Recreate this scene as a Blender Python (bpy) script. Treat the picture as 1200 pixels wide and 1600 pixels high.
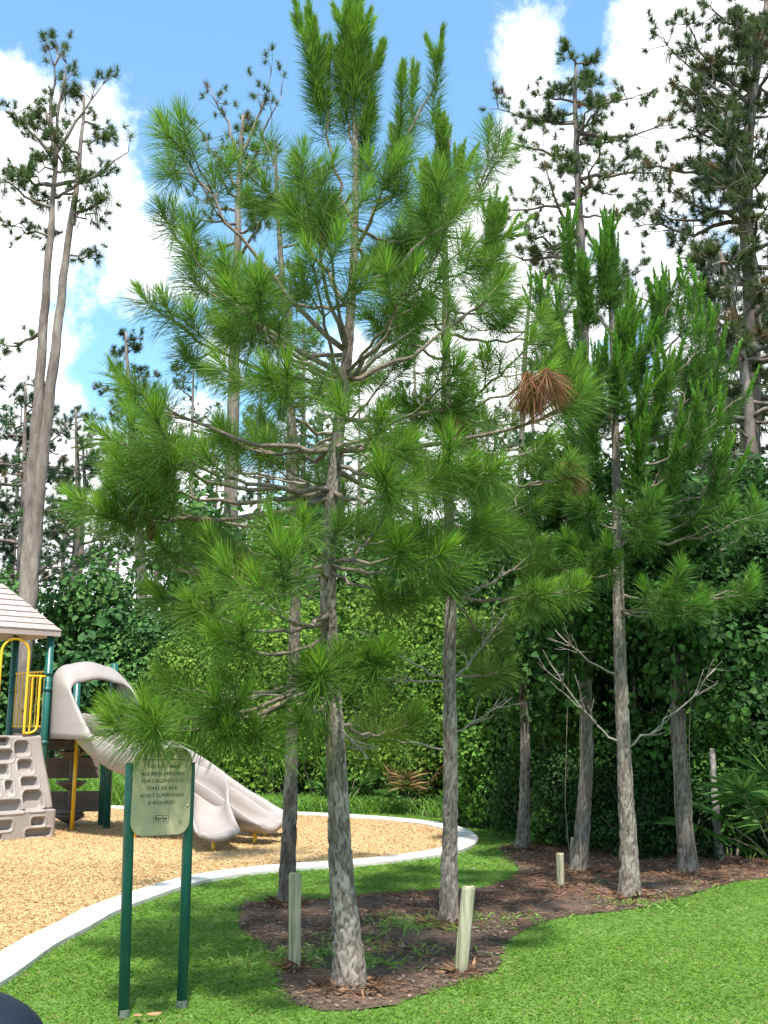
import bpy, bmesh, math, random
import numpy as np
from mathutils import Vector, Matrix
for o in list(bpy.data.objects): bpy.data.objects.remove(o)
scene = bpy.context.scene
C = scene.collection
R = math.radians
# ------------------------------------------------------------------ camera
F = 1618.0; PITCH = math.atan(328 / F); H = 1.6
cd = bpy.data.cameras.new('camera'); cam = bpy.data.objects.new('camera', cd); C.objects.link(cam)
cam.location = (0, 0, H); cam.rotation_euler = (R(90) + PITCH, 0, 0)
cd.sensor_fit = 'VERTICAL'; cd.sensor_height = 32.0; cd.lens = 32.0 * F / 1600
cd.clip_start = 0.05; cd.clip_end = 2000
scene.camera = cam
def ray(x, y):
    a = (x - 600) / F; b = (800 - y) / F
    return np.array((a, math.cos(PITCH) - b * math.sin(PITCH), math.sin(PITCH) + b * math.cos(PITCH)))
def gnd(x, y, z=0.0):
    d = ray(x, y); t = (z - H) / d[2]; return np.array((d[0] * t, d[1] * t, z))
def at(x, y, Y):
    d = ray(x, y); t = Y / d[1]; return np.array((d[0] * t, Y, H + d[2] * t))
# ------------------------------------------------------------------ sky, sun, exposure
SUN_EL, SUN_AZ = R(65), R(176)          # azimuth: compass bearing, 0 = +Y, 90 = +X
sdir = Vector((math.sin(SUN_AZ) * math.cos(SUN_EL), math.cos(SUN_AZ) * math.cos(SUN_EL), math.sin(SUN_EL)))
sl = bpy.data.lights.new('sun', 'SUN'); sl.energy = 4.4; sl.angle = R(2.5); sl.color = (1, .96, .89)
sun = bpy.data.objects.new('sun', sl); C.objects.link(sun); sun.location = (2, -18, 40)
sun.rotation_euler = (-sdir).to_track_quat('-Z', 'Y').to_euler()
w = bpy.data.worlds.new('World'); scene.world = w; w.use_nodes = True
nt = w.node_tree; nt.nodes.clear(); N = nt.nodes.new; LK = nt.links.new
out = N('ShaderNodeOutputWorld'); bgd = N('ShaderNodeBackground'); LK(bgd.outputs[0], out.inputs[0])
sky = N('ShaderNodeTexSky'); sky.sky_type = 'NISHITA'; sky.sun_disc = False
sky.sun_elevation = SUN_EL; sky.sun_rotation = SUN_AZ; sky.air_density = 1.0; sky.dust_density = .6; sky.ozone_density = 1.0
bgd.inputs[1].default_value = 0.15
tc = N('ShaderNodeTexCoord')
def math_n(op, a, b=None, clamp=False):
    n = N('ShaderNodeMath'); n.operation = op; n.use_clamp = clamp
    for i, v in enumerate((a, b)):
        if v is None: continue
        if isinstance(v, (int, float)): n.inputs[i].default_value = v
        else: LK(v, n.inputs[i])
    return n.outputs[0]
def noise_n(vec, scale, detail, rough):
    n = N('ShaderNodeTexNoise'); n.inputs['Scale'].default_value = scale; n.inputs['Detail'].default_value = detail
    n.inputs['Roughness'].default_value = rough; LK(vec, n.inputs['Vector']); return n.outputs[0]
DIR = tc.outputs['Generated']
cover = noise_n(DIR, 3.1, 9, .58)
cov = math_n('ADD', math_n('MULTIPLY', math_n('SUBTRACT', cover, .5), 2.3), math_n('MULTIPLY', math_n('SUBTRACT', noise_n(DIR, 9.5, 10, .62), .5), 1.5))
blob = None
for (x, y, r, k) in ((30, 320, 300, .75), (130, 190, 150, .35), (1060, 290, 330, .62), (815, 60, 130, .66), (1160, 60, 240, .55), (1020, 40, 90, .35),
                     (780, 300, 150, .5), (400, 60, 420, -.9), (640, 120, 300, -.6), (915, 40, 190, -.62), (130, 560, 190, -.35), (40, 430, 90, -.2), (1120, 250, 90, -.6), (330, 950, 460, .7), (900, 850, 460, .7), (700, 640, 300, .3)):
    d = ray(x, y); d = d / np.linalg.norm(d)
    vd = N('ShaderNodeVectorMath'); vd.operation = 'DISTANCE'; LK(DIR, vd.inputs[0]); vd.inputs[1].default_value = tuple(d)
    f = math_n('MULTIPLY', math_n('SUBTRACT', 1.0, math_n('DIVIDE', vd.outputs['Value'], r / F), True), k)
    blob = f if blob is None else math_n('ADD', blob, f)
mask = math_n('MULTIPLY', math_n('ADD', math_n('ADD', cov, blob), .03), 3.0, True)
sm = N('ShaderNodeMapRange'); sm.interpolation_type = 'SMOOTHSTEP'; LK(mask, sm.inputs[0])
shade = noise_n(DIR, 7.0, 6, .6)
cr = N('ShaderNodeMapRange'); LK(shade, cr.inputs[0]); cr.inputs[1].default_value = .3; cr.inputs[2].default_value = .7
cr.inputs[3].default_value = 4.6; cr.inputs[4].default_value = 7.2
cc = N('ShaderNodeCombineColor')
for i, k in enumerate((.97, .99, 1.0)): LK(math_n('MULTIPLY', cr.outputs[0], k), cc.inputs[i])
mx = N('ShaderNodeMix'); mx.data_type = 'RGBA'; LK(sm.outputs[0], mx.inputs[0])
tn = N('ShaderNodeVectorMath'); tn.operation = 'MULTIPLY'; LK(sky.outputs[0], tn.inputs[0]); tn.inputs[1].default_value = (.84, 1.10, 1.05); LK(tn.outputs[0], mx.inputs[6]); LK(cc.outputs[0], mx.inputs[7]); LK(mx.outputs[2], bgd.inputs[0])
vs = scene.view_settings; vs.view_transform = 'Standard'; vs.look = 'None'; vs.gamma = 1; vs.exposure = 1.1
scene.render.engine = 'CYCLES'; cy = scene.cycles
cy.use_denoising = True; cy.max_bounces = 7; cy.diffuse_bounces = 4; cy.transmission_bounces = 5; cy.glossy_bounces = 2
cy.transparent_max_bounces = 4; cy.use_adaptive_sampling = True; cy.adaptive_threshold = 0.01; cy.sample_clamp_indirect = 8
# ------------------------------------------------------------------ materials
def pmat(name, c1, c2=None, scale=8.0, rough=.6, bump=0.0, bscale=None, stretch=(1, 1, 1), spec=.3, c3=None, voro=0):
    m = bpy.data.materials.new(name); m.use_nodes = True; t = m.node_tree; b = t.nodes['Principled BSDF']
    b.inputs['Roughness'].default_value = rough; b.inputs['Specular IOR Level'].default_value = spec
    b.inputs['Base Color'].default_value = (*c1, 1)
    co = t.nodes.new('ShaderNodeTexCoord'); mp = t.nodes.new('ShaderNodeMapping'); mp.inputs['Scale'].default_value = stretch
    t.links.new(co.outputs['Object'], mp.inputs[0])
    if c2:
        n = t.nodes.new('ShaderNodeTexNoise'); n.inputs['Scale'].default_value = scale; n.inputs['Detail'].default_value = 7; n.inputs['Roughness'].default_value = .65
        t.links.new(mp.outputs[0], n.inputs['Vector'])
        r = t.nodes.new('ShaderNodeValToRGB'); r.color_ramp.elements[0].position = .34; r.color_ramp.elements[1].position = .66
        r.color_ramp.elements[0].color = (*c1, 1); r.color_ramp.elements[1].color = (*c2, 1)
        if c3: e = r.color_ramp.elements.new(.5); e.color = (*c3, 1)
        t.links.new(n.outputs[0], r.inputs[0]); t.links.new(r.outputs[0], b.inputs['Base Color'])
    if bump:
        if voro:
            n2 = t.nodes.new('ShaderNodeTexVoronoi'); n2.feature = 'DISTANCE_TO_EDGE'; n2.inputs['Scale'].default_value = voro
            t.links.new(mp.outputs[0], n2.inputs['Vector']); h = n2.outputs['Distance']
            n3 = t.nodes.new('ShaderNodeTexNoise'); n3.inputs['Scale'].default_value = bscale or 30; n3.inputs['Detail'].default_value = 6
            t.links.new(mp.outputs[0], n3.inputs['Vector'])
            ad = t.nodes.new('ShaderNodeMath'); ad.operation = 'ADD'; t.links.new(h, ad.inputs[0]); t.links.new(n3.outputs[0], ad.inputs[1]); h = ad.outputs[0]
        else:
            n2 = t.nodes.new('ShaderNodeTexNoise'); n2.inputs['Scale'].default_value = bscale or scale * 4; n2.inputs['Detail'].default_value = 6
            t.links.new(mp.outputs[0], n2.inputs['Vector']); h = n2.outputs[0]
        bp = t.nodes.new('ShaderNodeBump'); bp.inputs['Strength'].default_value = bump; bp.inputs['Distance'].default_value = .02
        t.links.new(h, bp.inputs['Height']); t.links.new(bp.outputs[0], b.inputs['Normal'])
    return m
def leafmat(name, trans=.3, rough=.5, spec=.25):
    """leaf colour comes per leaf from the mesh's 'tint'; thin leaves let light through"""
    m = bpy.data.materials.new(name); m.use_nodes = True; t = m.node_tree; b = t.nodes['Principled BSDF']
    a = t.nodes.new('ShaderNodeAttribute'); a.attribute_name = 'tint'
    b.inputs['Roughness'].default_value = rough; b.inputs['Specular IOR Level'].default_value = spec
    t.links.new(a.outputs['Color'], b.inputs['Base Color'])
    tr = t.nodes.new('ShaderNodeBsdfTranslucent'); t.links.new(a.outputs['Color'], tr.inputs[0])
    mixs = t.nodes.new('ShaderNodeMixShader'); mixs.inputs[0].default_value = trans
    t.links.new(b.outputs[0], mixs.inputs[1]); t.links.new(tr.outputs[0], mixs.inputs[2])
    t.links.new(mixs.outputs[0], t.nodes['Material Output'].inputs[0]); return m
M = {}
M['needle'] = leafmat('pine_needles', .46, .5, .25)
M['leaf'] = leafmat('broad_leaves', .3, .6, .15)
M['grass'] = leafmat('grass_blades', .35, .5, .3)
M['litter'] = leafmat('litter', .1, .8, .1)
M['moss'] = leafmat('spanish_moss', .3, .9, .05)
def barkmat(name):
    m = pmat(name, (.3, .3, .3), None, 9, .92, .7, 70, (1, 1, .4), .08); t = m.node_tree; b = t.nodes['Principled BSDF']; a = t.nodes.new('ShaderNodeAttribute'); a.attribute_name = 'tint'
    n = t.nodes.new('ShaderNodeTexNoise'); n.inputs['Scale'].default_value = 38; n.inputs['Detail'].default_value = 6; co = t.nodes.new('ShaderNodeTexCoord'); mp = t.nodes.new('ShaderNodeMapping'); mp.inputs['Scale'].default_value = (1, 1, .3)
    t.links.new(co.outputs['Object'], mp.inputs[0]); t.links.new(mp.outputs[0], n.inputs['Vector']); r = t.nodes.new('ShaderNodeMapRange'); r.inputs[1].default_value = .3; r.inputs[2].default_value = .7; r.inputs[3].default_value = .82; r.inputs[4].default_value = 1.15
    t.links.new(n.outputs[0], r.inputs[0]); v = t.nodes.new('ShaderNodeVectorMath'); v.operation = 'SCALE'; t.links.new(a.outputs['Color'], v.inputs[0]); t.links.new(r.outputs[0], v.inputs['Scale']); t.links.new(v.outputs[0], b.inputs['Base Color']); return m
M['plated'] = barkmat('plated_pine_bark')
M['bark'] = pmat('grey_pine_bark', (.16, .13, .115), (.40, .36, .33), 9, .9, .9, 45, (1, 1, .35), .1, (.27, .235, .21), voro=16)
M['bark_far'] = pmat('brown_pine_bark', (.11, .085, .07), (.28, .235, .205), 3.5, .9, 1.0, 16, (1, 1, .3), .1, (.18, .148, .128), voro=6)
M['bark_dark'] = pmat('lichen_bark', (.13, .115, .10), (.33, .31, .28), 8, .95, .9, 45, (1, 1, .4), .1, (.21, .185, .165), voro=18)
M['twig'] = pmat('pine_twig', (.12, .092, .07), (.27, .22, .175), 25, .85, .5, 90, spec=.1)
M['dead_twig'] = pmat('bare_twig', (.17, .145, .12), (.32, .285, .25), 25, .85, .4, 90, spec=.1)
M['ground'] = pmat('forest_floor', (.035, .028, .018), (.085, .062, .038), 2.2, .95, .6, 12)
M['lawn'] = pmat('lawn_soil', (.065, .125, .018), (.095, .175, .028), 3, .95, .5, 60)
M['bed'] = pmat('pine_straw_bed', (.026, .021, .018), (.15, .092, .06), 1.9, .95, .9, 60, c3=(.08, .054, .039))
M['chips'] = pmat('wood_chip_fill', (.32, .20, .095), (.58, .42, .23), 30, .9, 1.0, 60, c3=(.46, .31, .15))
M['kerb'] = pmat('kerb_concrete', (.42, .40, .36), (.60, .575, .53), 5, .85, .3, 60)
M['beige'] = pmat('moulded_beige_plastic', (.255, .22, .203), (.30, .26, .24), 3, .42, .05, 90, spec=.4)
M['roofbeige'] = pmat('roof_beige_plastic', (.33, .262, .24), (.39, .31, .285), 4, .5, .05, 60, spec=.35)
M['taupe'] = pmat('taupe_plastic', (.15, .115, .095), (.18, .14, .12), 4, .5, .05, 60)
M['green'] = pmat('dark_green_paint', (.006, .075, .06), (.01, .10, .08), 12, .35, .06, 70, spec=.5)
M['yellow'] = pmat('yellow_paint', (.74, .40, .012), (.82, .47, .02), 8, .35, .04, 50, spec=.5)
M['deck'] = pmat('dark_deck_coating', (.05, .042, .038), (.075, .062, .055), 14, .6, .3, 50)
M['plate'] = pmat('sign_tan_plastic', (.34, .305, .18), (.39, .35, .21), 6, .45, .03, 60, spec=.35)
M['ink'] = pmat('engraved_green', (.02, .035, .02), (.03, .045, .027), 20, .6)
M['steel'] = pmat('bolt_steel', (.42, .41, .39), (.52, .51, .5), 20, .35, spec=.6); M['steel'].node_tree.nodes['Principled BSDF'].inputs['Metallic'].default_value = .8
M['timber'] = pmat('weathered_timber', (.10, .10, .045), (.47, .43, .33), 22, .9, .9, 60, (1, 1, .06), .1, (.33, .31, .20))
M['navy'] = pmat('navy_plastic', (.007, .011, .022), (.010, .016, .03), 9, .5, .1, 80)
M['cone'] = pmat('cone_brown', (.10, .055, .03), (.2, .12, .07), 40, .8, .6, 90)
M['black'] = pmat('black_plastic', (.02, .02, .02), (.03, .03, .03), 9, .5)
# ------------------------------------------------------------------ object helpers
def tag(o, label=None, cat=None, group=None, kind=None):
    if label: o['label'] = label
    if cat: o['category'] = cat
    if group: o['group'] = group
    if kind: o['kind'] = kind
    return o
def empty(name, loc=(0, 0, 0), rz=0):
    o = bpy.data.objects.new(name, None); C.objects.link(o); o.location = loc; o.rotation_euler = (0, 0, rz); o.empty_display_size = .1
    return o
def link(name, me, m, parent=None, smooth=False):
    o = bpy.data.objects.new(name, me); C.objects.link(o)
    if m is not None and not me.materials: me.materials.append(m)
    if parent: o.parent = parent
    if smooth: me.polygons.foreach_set('use_smooth', np.ones(len(me.polygons), bool))
    return o
def copy_tree(o, parent=None):
    c = o.copy(); C.objects.link(c); c.parent = parent
    for ch in o.children: copy_tree(ch, c)
    return c
class MB:
    """collects vertices and faces; build() links them as one mesh object, given in world space, stored relative to org"""
    def __init__(s): s.v = []; s.f = []
    def add(s, v, f):
        n = len(s.v); s.v += [tuple(p) for p in v]; s.f += [tuple(i + n for i in q) for q in f]; return s
    def box(s, c, sx, sy, sz, rz=0.0, bev=0.0):
        bm = bmesh.new(); bmesh.ops.create_cube(bm, size=1)
        for q in bm.verts: q.co = Vector((q.co.x * sx, q.co.y * sy, q.co.z * sz))
        if bev: bmesh.ops.bevel(bm, geom=bm.edges[:], offset=bev, segments=2, affect='EDGES', profile=.6)
        m = Matrix.Translation(Vector(c)) @ Matrix.Rotation(rz, 4, 'Z')
        bm.verts.index_update(); s.add([m @ q.co for q in bm.verts], [[q.index for q in f.verts] for f in bm.faces]); bm.free(); return s
    def tube(s, pts, rad, n=10, cap=True):
        P = [Vector(p) for p in pts]
        if not hasattr(rad, '__len__'): rad = [rad] * len(P)
        ref = None; vs = []; fs = []
        for i, p in enumerate(P):
            d = (P[min(i + 1, len(P) - 1)] - P[max(i - 1, 0)]).normalized()
            if ref is None: ref = d.orthogonal().normalized()
            ref = (ref - d * ref.dot(d)); ref = ref.normalized() if ref.length > 1e-6 else d.orthogonal().normalized()
            b = d.cross(ref)
            for k in range(n):
                a = 2 * math.pi * k / n; vs.append(p + (ref * math.cos(a) + b * math.sin(a)) * rad[i])
        for i in range(len(P) - 1):
            for k in range(n): fs.append((i * n + k, i * n + (k + 1) % n, (i + 1) * n + (k + 1) % n, (i + 1) * n + k))
        if cap: fs.append(tuple(range(n - 1, -1, -1))); fs.append(tuple(range((len(P) - 1) * n, len(P) * n)))
        return s.add(vs, fs)
    def build(s, name, m, parent=None, org=None, smooth=False):
        me = bpy.data.meshes.new(name); o3 = np.array(org if org is not None else (0, 0, 0), float)
        v = np.array(s.v, float) - o3
        me.from_pydata(v.tolist(), [], s.f); me.update()
        return link(name, me, m, parent, smooth)
def catmull(P, step):
    P = [np.array(p, float) for p in P]; Q = [2 * P[0] - P[1]] + P + [2 * P[-1] - P[-2]]; res = []
    for i in range(1, len(Q) - 2):
        n = max(1, int(np.linalg.norm((Q[i + 1] - Q[i])[:3]) / step))
        for k in range(n):
            t = k / n; a, b, c, d = Q[i - 1:i + 3]
            res.append(.5 * (2 * b + (c - a) * t + (2 * a - 5 * b + 4 * c - d) * t * t + (3 * b - a - 3 * c + d) * t ** 3))
    res.append(P[-1]); return np.array(res)
def tri_mesh(name, V, T, col=None):
    me = bpy.data.meshes.new(name); V = np.asarray(V, np.float32); T = np.asarray(T, np.int32)
    me.vertices.add(len(V)); me.vertices.foreach_set('co', V.ravel())
    me.loops.add(T.size); me.loops.foreach_set('vertex_index', T.ravel())
    me.polygons.add(len(T)); me.polygons.foreach_set('loop_start', np.arange(0, T.size, 3, dtype=np.int32))
    me.update(calc_edges=True)
    if col is not None:
        at_ = me.attributes.new('tint', 'FLOAT_COLOR', 'POINT')
        at_.data.foreach_set('color', np.concatenate([col, np.ones((len(col), 1))], 1).astype(np.float32).ravel())
    return me
def unit(a): return a / (np.linalg.norm(a, axis=-1, keepdims=True) + 1e-9)
class Blades:
    """many thin bent strips (needles, grass, straw): five vertices, three triangles each"""
    def __init__(s): s.V = []; s.T = []; s.K = []; s.n = 0
    def add(s, base, d, L, wd, bend, col, rng, simple=False):
        n = len(base); L = np.broadcast_to(np.asarray(L, float), (n,))[:, None]; wd = np.broadcast_to(np.asarray(wd, float), (n,))[:, None]
        side = unit(np.cross(d, rng.normal(size=(n, 3)))) * wd * .5
        mid = base + d * L * .55 + bend * L * .2; tip = base + d * L * .97 + bend * L * .75
        i0 = s.n + np.arange(n)[:, None] * (3 if simple else 5)
        if simple:
            V = np.stack([base - side, base + side, tip], 1); T = i0 + np.array([[0, 1, 2]])
            s.T.append(T); k = 3
        else:
            V = np.stack([base - side * .8, base + side * .8, mid - side, mid + side, tip], 1)
            T = np.stack([i0 + np.array([[0, 1, 3]]), i0 + np.array([[0, 3, 2]]), i0 + np.array([[2, 3, 4]])], 1).reshape(-1, 3); s.T.append(T); k = 5
        s.V.append(V.reshape(-1, 3)); s.K.append(np.repeat(np.broadcast_to(col, (n, 3)), k, 0)); s.n += n * k
    def build(s, name, m, parent=None, org=(0, 0, 0)):
        me = tri_mesh(name, np.concatenate(s.V) - np.array(org, float), np.concatenate(s.T), np.concatenate(s.K))
        return link(name, me, m, parent)
def shoot(B, rng, tip, d, span, n, L, wd, th0, th1, droop, col, var=.18, simple=False, taper=.0):
    """a pine shoot: needles set all round the last `span` metres of a twig ending at tip, leaning forward"""
    d = unit(np.array(d, float)); s = rng.random(n) ** .8
    base = tip[None] - d[None] * (span * (1 - s))[:, None]
    th = th0 + (th1 - th0) * s + rng.normal(0, .13, n); ph = rng.random(n) * 2 * math.pi
    a = unit(np.cross(d, (0.3, 0.2, .9) if abs(d[2]) < .9 else (1, 0, 0))); b = np.cross(d, a)
    rad = a[None] * np.cos(ph)[:, None] + b[None] * np.sin(ph)[:, None]
    nd = unit(d[None] * np.cos(th)[:, None] + rad * np.sin(th)[:, None])
    Ls = L * rng.uniform(.72, 1.06, n) * (1 - taper * s)
    k = 1 + rng.normal(0, var, (n, 1)); c = np.clip(np.array(col)[None] * k, .01, .9)
    c = c * (np.array([[1, 1, 1]]) + rng.normal(0, .05, (n, 3)))
    B.add(base, nd, Ls, wd, np.array([[0, 0, -1.0]]) * droop * (.4 + .6 * np.sin(th))[:, None], np.clip(c, .004, .9), rng, simple)
def pip(x, y, poly):
    x = np.asarray(x); y = np.asarray(y); ins = np.zeros(x.shape, bool); j = len(poly) - 1
    for i in range(len(poly)):
        xi, yi = poly[i][:2]; xj, yj = poly[j][:2]
        c = ((yi > y) != (yj > y)) & (x < (xj - xi) * (y - yi) / (yj - yi + 1e-12) + xi); ins ^= c; j = i
    return ins
def sheet(name, poly, z, m):
    me = bpy.data.meshes.new(name); bm = bmesh.new(); vs_ = [bm.verts.new((p[0], p[1], z)) for p in poly]
    f = bm.faces.new(vs_); bmesh.ops.triangulate(bm, faces=[f]); bmesh.ops.recalc_face_normals(bm, faces=bm.faces[:])
    if bm.faces[:][0].normal.z < 0: bmesh.ops.reverse_faces(bm, faces=bm.faces[:])
    bm.to_mesh(me); bm.free(); return tag(link(name, me, m), kind='structure')
# ------------------------------------------------------------------ the ground
rng = np.random.default_rng(5)
outer = [gnd(*p) for p in ((0, 1546), (85, 1485), (140, 1455), (190, 1427), (290, 1390), (360, 1374), (439, 1364), (554, 1356), (640, 1347), (700, 1338),
                           (733, 1328), (747, 1318), (744, 1309), (728, 1300), (690, 1290), (630, 1283), (547, 1277), (466, 1273), (330, 1268), (168, 1263))]
outer = [(-2.75, 4.3, 0), (-2.45, 5.5, 0)] + outer + [(-9, 21.0, 0), (-12.5, 18.5, 0), (-13, 13, 0), (-11, 7, 0), (-8, 3.6, 0), (-5, 2.9, 0), (-3.4, 3.3, 0)]
loop = catmull(outer + [outer[0]], .16)[:-1]
tang = unit(np.roll(loop, -1, 0) - np.roll(loop, 1, 0)); inw = np.stack([-tang[:, 1], tang[:, 0], 0 * tang[:, 0]], 1)
if pip(*(loop[10] + inw[10] * .3)[:2, None], loop)[0] == False: inw = -inw
KW = .30
inner = loop + inw * KW
sheet('ground', [(-400, -60), (400, -60), (400, 500), (-400, 500)], 0, M['ground'])
lawn_poly = [(-14, -8), (16, -8), (16, 12.2), (6.5, 11.9), (4.6, 12.3), (3.4, 12.8), (2.6, 14.4), (2.0, 15.6), (1.7, 17.2), (.5, 18.7), (-1.6, 19.6), (-6, 21.3), (-14, 23)]
sheet('lawn', lawn_poly, .004, M['lawn'])
bedpx = ((375, 1420), (378, 1453), (408, 1475), (419, 1493), (440, 1506), (433, 1522), (441, 1544), (459, 1566), (496, 1581), (565, 1580), (617, 1571), (672, 1553), (727, 1534),
         (763, 1522), (780, 1509), (789, 1482), (808, 1462), (870, 1436), (995, 1421), (1053, 1407), (1108, 1390), (1149, 1379), (1215, 1369))
bed = [gnd(*p) for p in bedpx] + [np.array((4.7, 12.6, 0)), np.array((3.4, 13.2, 0)), np.array((2.3, 14.6, 0))] + [gnd(*p) for p in
       ((787, 1323), (790, 1337), (811, 1356), (804, 1372), (760, 1386), (690, 1392), (617, 1396), (558, 1401), (470, 1409), (397, 1412))]
bed = catmull(bed + [bed[0]], .06)[:-1]; bed[:, :2] += rng.normal(0, .014, (len(bed), 2))
sheet('planting_bed', bed, .010, M['bed'])
sheet('wood_chip_ground', inner + inw * -.04, .016, M['chips'])
kroot = tag(empty('kerb', (0, 0, 0)), kind='structure')
n_ = len(loop); seg = 11; i = 0
while i < n_:
    j = min(i + seg, n_); idx = [k % n_ for k in range(i, j + 1)]; mb = MB(); vv = []; ff = []
    for q, k in enumerate(idx):
        o_ = loop[k].copy(); n2 = inw[k]
        if q == 0: o_ = o_ + tang[k] * .006
        if q == len(idx) - 1: o_ = o_ - tang[k] * .006
        for (e, z) in ((0, -.05), (0, .042), (.018, .055), (KW - .018, .055), (KW, .042), (KW, -.05)): vv.append(o_ + n2 * e + np.array((0, 0, z)))
    for q in range(len(idx) - 1):
        for k in range(5): ff.append((q * 6 + k, q * 6 + k + 1, (q + 1) * 6 + k + 1, (q + 1) * 6 + k))
    ff.append((5, 4, 3, 2, 1, 0)); e = (len(idx) - 1) * 6; ff.append(tuple(e + k for k in range(6)))
    ob = mb.add(vv, ff).build('kerb_segment', M['kerb'], kroot)
    bm = bmesh.new(); bm.from_mesh(ob.data); bmesh.ops.recalc_face_normals(bm, faces=bm.faces[:]); bm.to_mesh(ob.data); bm.free(); i = j
# wood chips lying loose
def scatter(n, x0, x1, y0, y1, test):
    x = rng.uniform(x0, x1, n); y = rng.uniform(y0, y1, n); k = test(x, y); return np.stack([x[k], y[k], 0 * x[k]], 1)
B = Blades()
p = np.concatenate([scatter(140000, -8, 1.5, 6, 12.5, lambda x, y: pip(x, y, inner)), scatter(95000, -9, 1.5, 12.5, 20.8, lambda x, y: pip(x, y, inner))])
n = len(p); a = rng.random(n) * 6.283; d = np.stack([np.cos(a), np.sin(a), rng.normal(0, .22, n)], 1); p[:, 2] = rng.uniform(.017, .035, n)
k = rng.random((n, 1)); col = np.array([[.27, .165, .075]]) * (1 - k) + np.array([[.56, .40, .21]]) * k
B.add(p, unit(d), rng.uniform(.018, .048, n), rng.uniform(.006, .013, n), np.zeros((1, 3)), col, rng, True)
tag(B.build('wood_chips', M['litter']), 'loose tan wood chips covering the play area', 'wood chips', kind='stuff')
# straw, bark flakes and twigs in the bed
B = Blades(); p = scatter(80000, -1.6, 5, 6, 14.8, lambda x, y: pip(x, y, bed)); n = len(p); p[:, 2] = rng.uniform(.011, .03, n)
a = rng.random(n) * 6.283; d = np.stack([np.cos(a), np.sin(a), rng.normal(0, .12, n)], 1); k = rng.random((n, 1)) ** 1.4
thin = rng.random(n) < .72
patch = np.sin(p[:, 0] * 3.1 + 1.3 * np.sin(p[:, 1] * 2.3)) * np.sin(p[:, 1] * 2.7 + .8) + rng.normal(0, .35, n)
keep = patch > -.42
back = np.clip((p[:, 1:2] - 8.8) / 1.5, 0, 1); col = np.array([[.05, .033, .024]]) * (1 - k) + (np.array([[.24, .145, .095]]) * (1 - back) + np.array([[.34, .165, .09]]) * back) * k
col[~thin] = col[~thin] * .8 + np.array([[.08, .075, .07]])
B.add(p[keep], unit(d)[keep], np.where(thin, rng.uniform(.08, .2, n), rng.uniform(.015, .045, n))[keep], np.where(thin, .0035, rng.uniform(.008, .02, n))[keep], np.zeros((1, 3)), col[keep], rng)
tag(B.build('pine_straw', M['litter']), 'red-brown pine straw and bark flakes on the planting bed', 'pine straw', kind='stuff')
B = Blades()
for (x, y, r) in ((550, 1545, .2), (700, 1447, .15), (446, 1415, .14), (985, 1405, .16), (815, 1330, .14), (903, 1365, .16), (1076, 1368, .17), (460, 1516, .07), (719, 1526, .07), (876, 1390, .06)):
    n = 420 if r > .1 else 150; c = gnd(x, y); a = rng.random(n) * 6.283; q = r * (.5 + rng.random(n) ** 1.3 * .9); p = c + np.stack([np.cos(a) * q, np.sin(a) * q, .012 + .05 * np.clip(1 - q / (r * 1.3), 0, 1)], 1); a2 = rng.random(n) * 6.283
    k = rng.random((n, 1)); B.add(p, unit(np.stack([np.cos(a2), np.sin(a2), rng.normal(.1, .25, n)], 1)), rng.uniform(.04, .15, n), np.where(rng.random(n) < .7, .004, .02), np.zeros((1, 3)), np.array([[.05, .032, .02]]) * (1 - k) + np.array([[.30, .17, .10]]) * k, rng)
tag(B.build('trunk_foot_straw', M['litter']), 'pine straw heaped round the feet of trunks and posts', 'pine straw', kind='stuff')
# lawn
def lawn_test(x, y):
    return pip(x, y, lawn_poly) & ~pip(x, y, loop) & ~pip(x + rng.normal(0, .03, x.shape), y + rng.normal(0, .03, x.shape), bed)
B = Blades()
for (cnt, x0, x1, y0, y1, Ls, ws) in ((160000, -4.2, 5.2, 5.0, 8.2, .042, .0052), (130000, -4, 7.5, 8.2, 12.4, .05, .009), (34000, -2, 4.0, 12.4, 18.8, .09, .012)):
    p = scatter(cnt, x0, x1, y0, y1, lawn_test); n = len(p)
    a = rng.random(n) * 6.283; d = unit(np.stack([np.cos(a), np.sin(a), rng.uniform(.35, 1.5, n)], 1)); p[:, 2] = .003
    big = .5 + .5 * np.sin(p[:, 0] * 1.7 + 2 * np.sin(p[:, 1] * .9)) * np.sin(p[:, 1] * 1.3 + 1)
    fin = np.sin(p[:, 0] * 6.1 + 3 * np.sin(p[:, 1] * 3.3)) * np.sin(p[:, 1] * 7.3 + 2 * np.sin(p[:, 0] * 4.1)); k = np.clip(rng.normal(.45, .2, n) + .4 * (big - .5) + .12 * fin, 0, 1.2)[:, None]
    col = np.array([[.09, .195, .018]]) * (1 - k) + np.array([[.165, .31, .036]]) * k
    dry = rng.random(n) < .03 + .10 * (fin > .72); col[dry] = np.array([.27, .22, .09])
    wild = np.where((p[:, 0] < .6) & (p[:, 1] > 6.6), 1.25, .85)
    B.add(p, d, Ls * rng.uniform(.6, 1.25, n) * wild, ws, np.stack([np.cos(a), np.sin(a), -1.2 + 0 * a], 1) * .35, col, rng, y0 > 8)
tag(B.build('lawn_grass', M['grass']), 'short bright green mown lawn grass', 'grass', kind='stuff')
B = Blades()   # weeds in the bed
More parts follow.
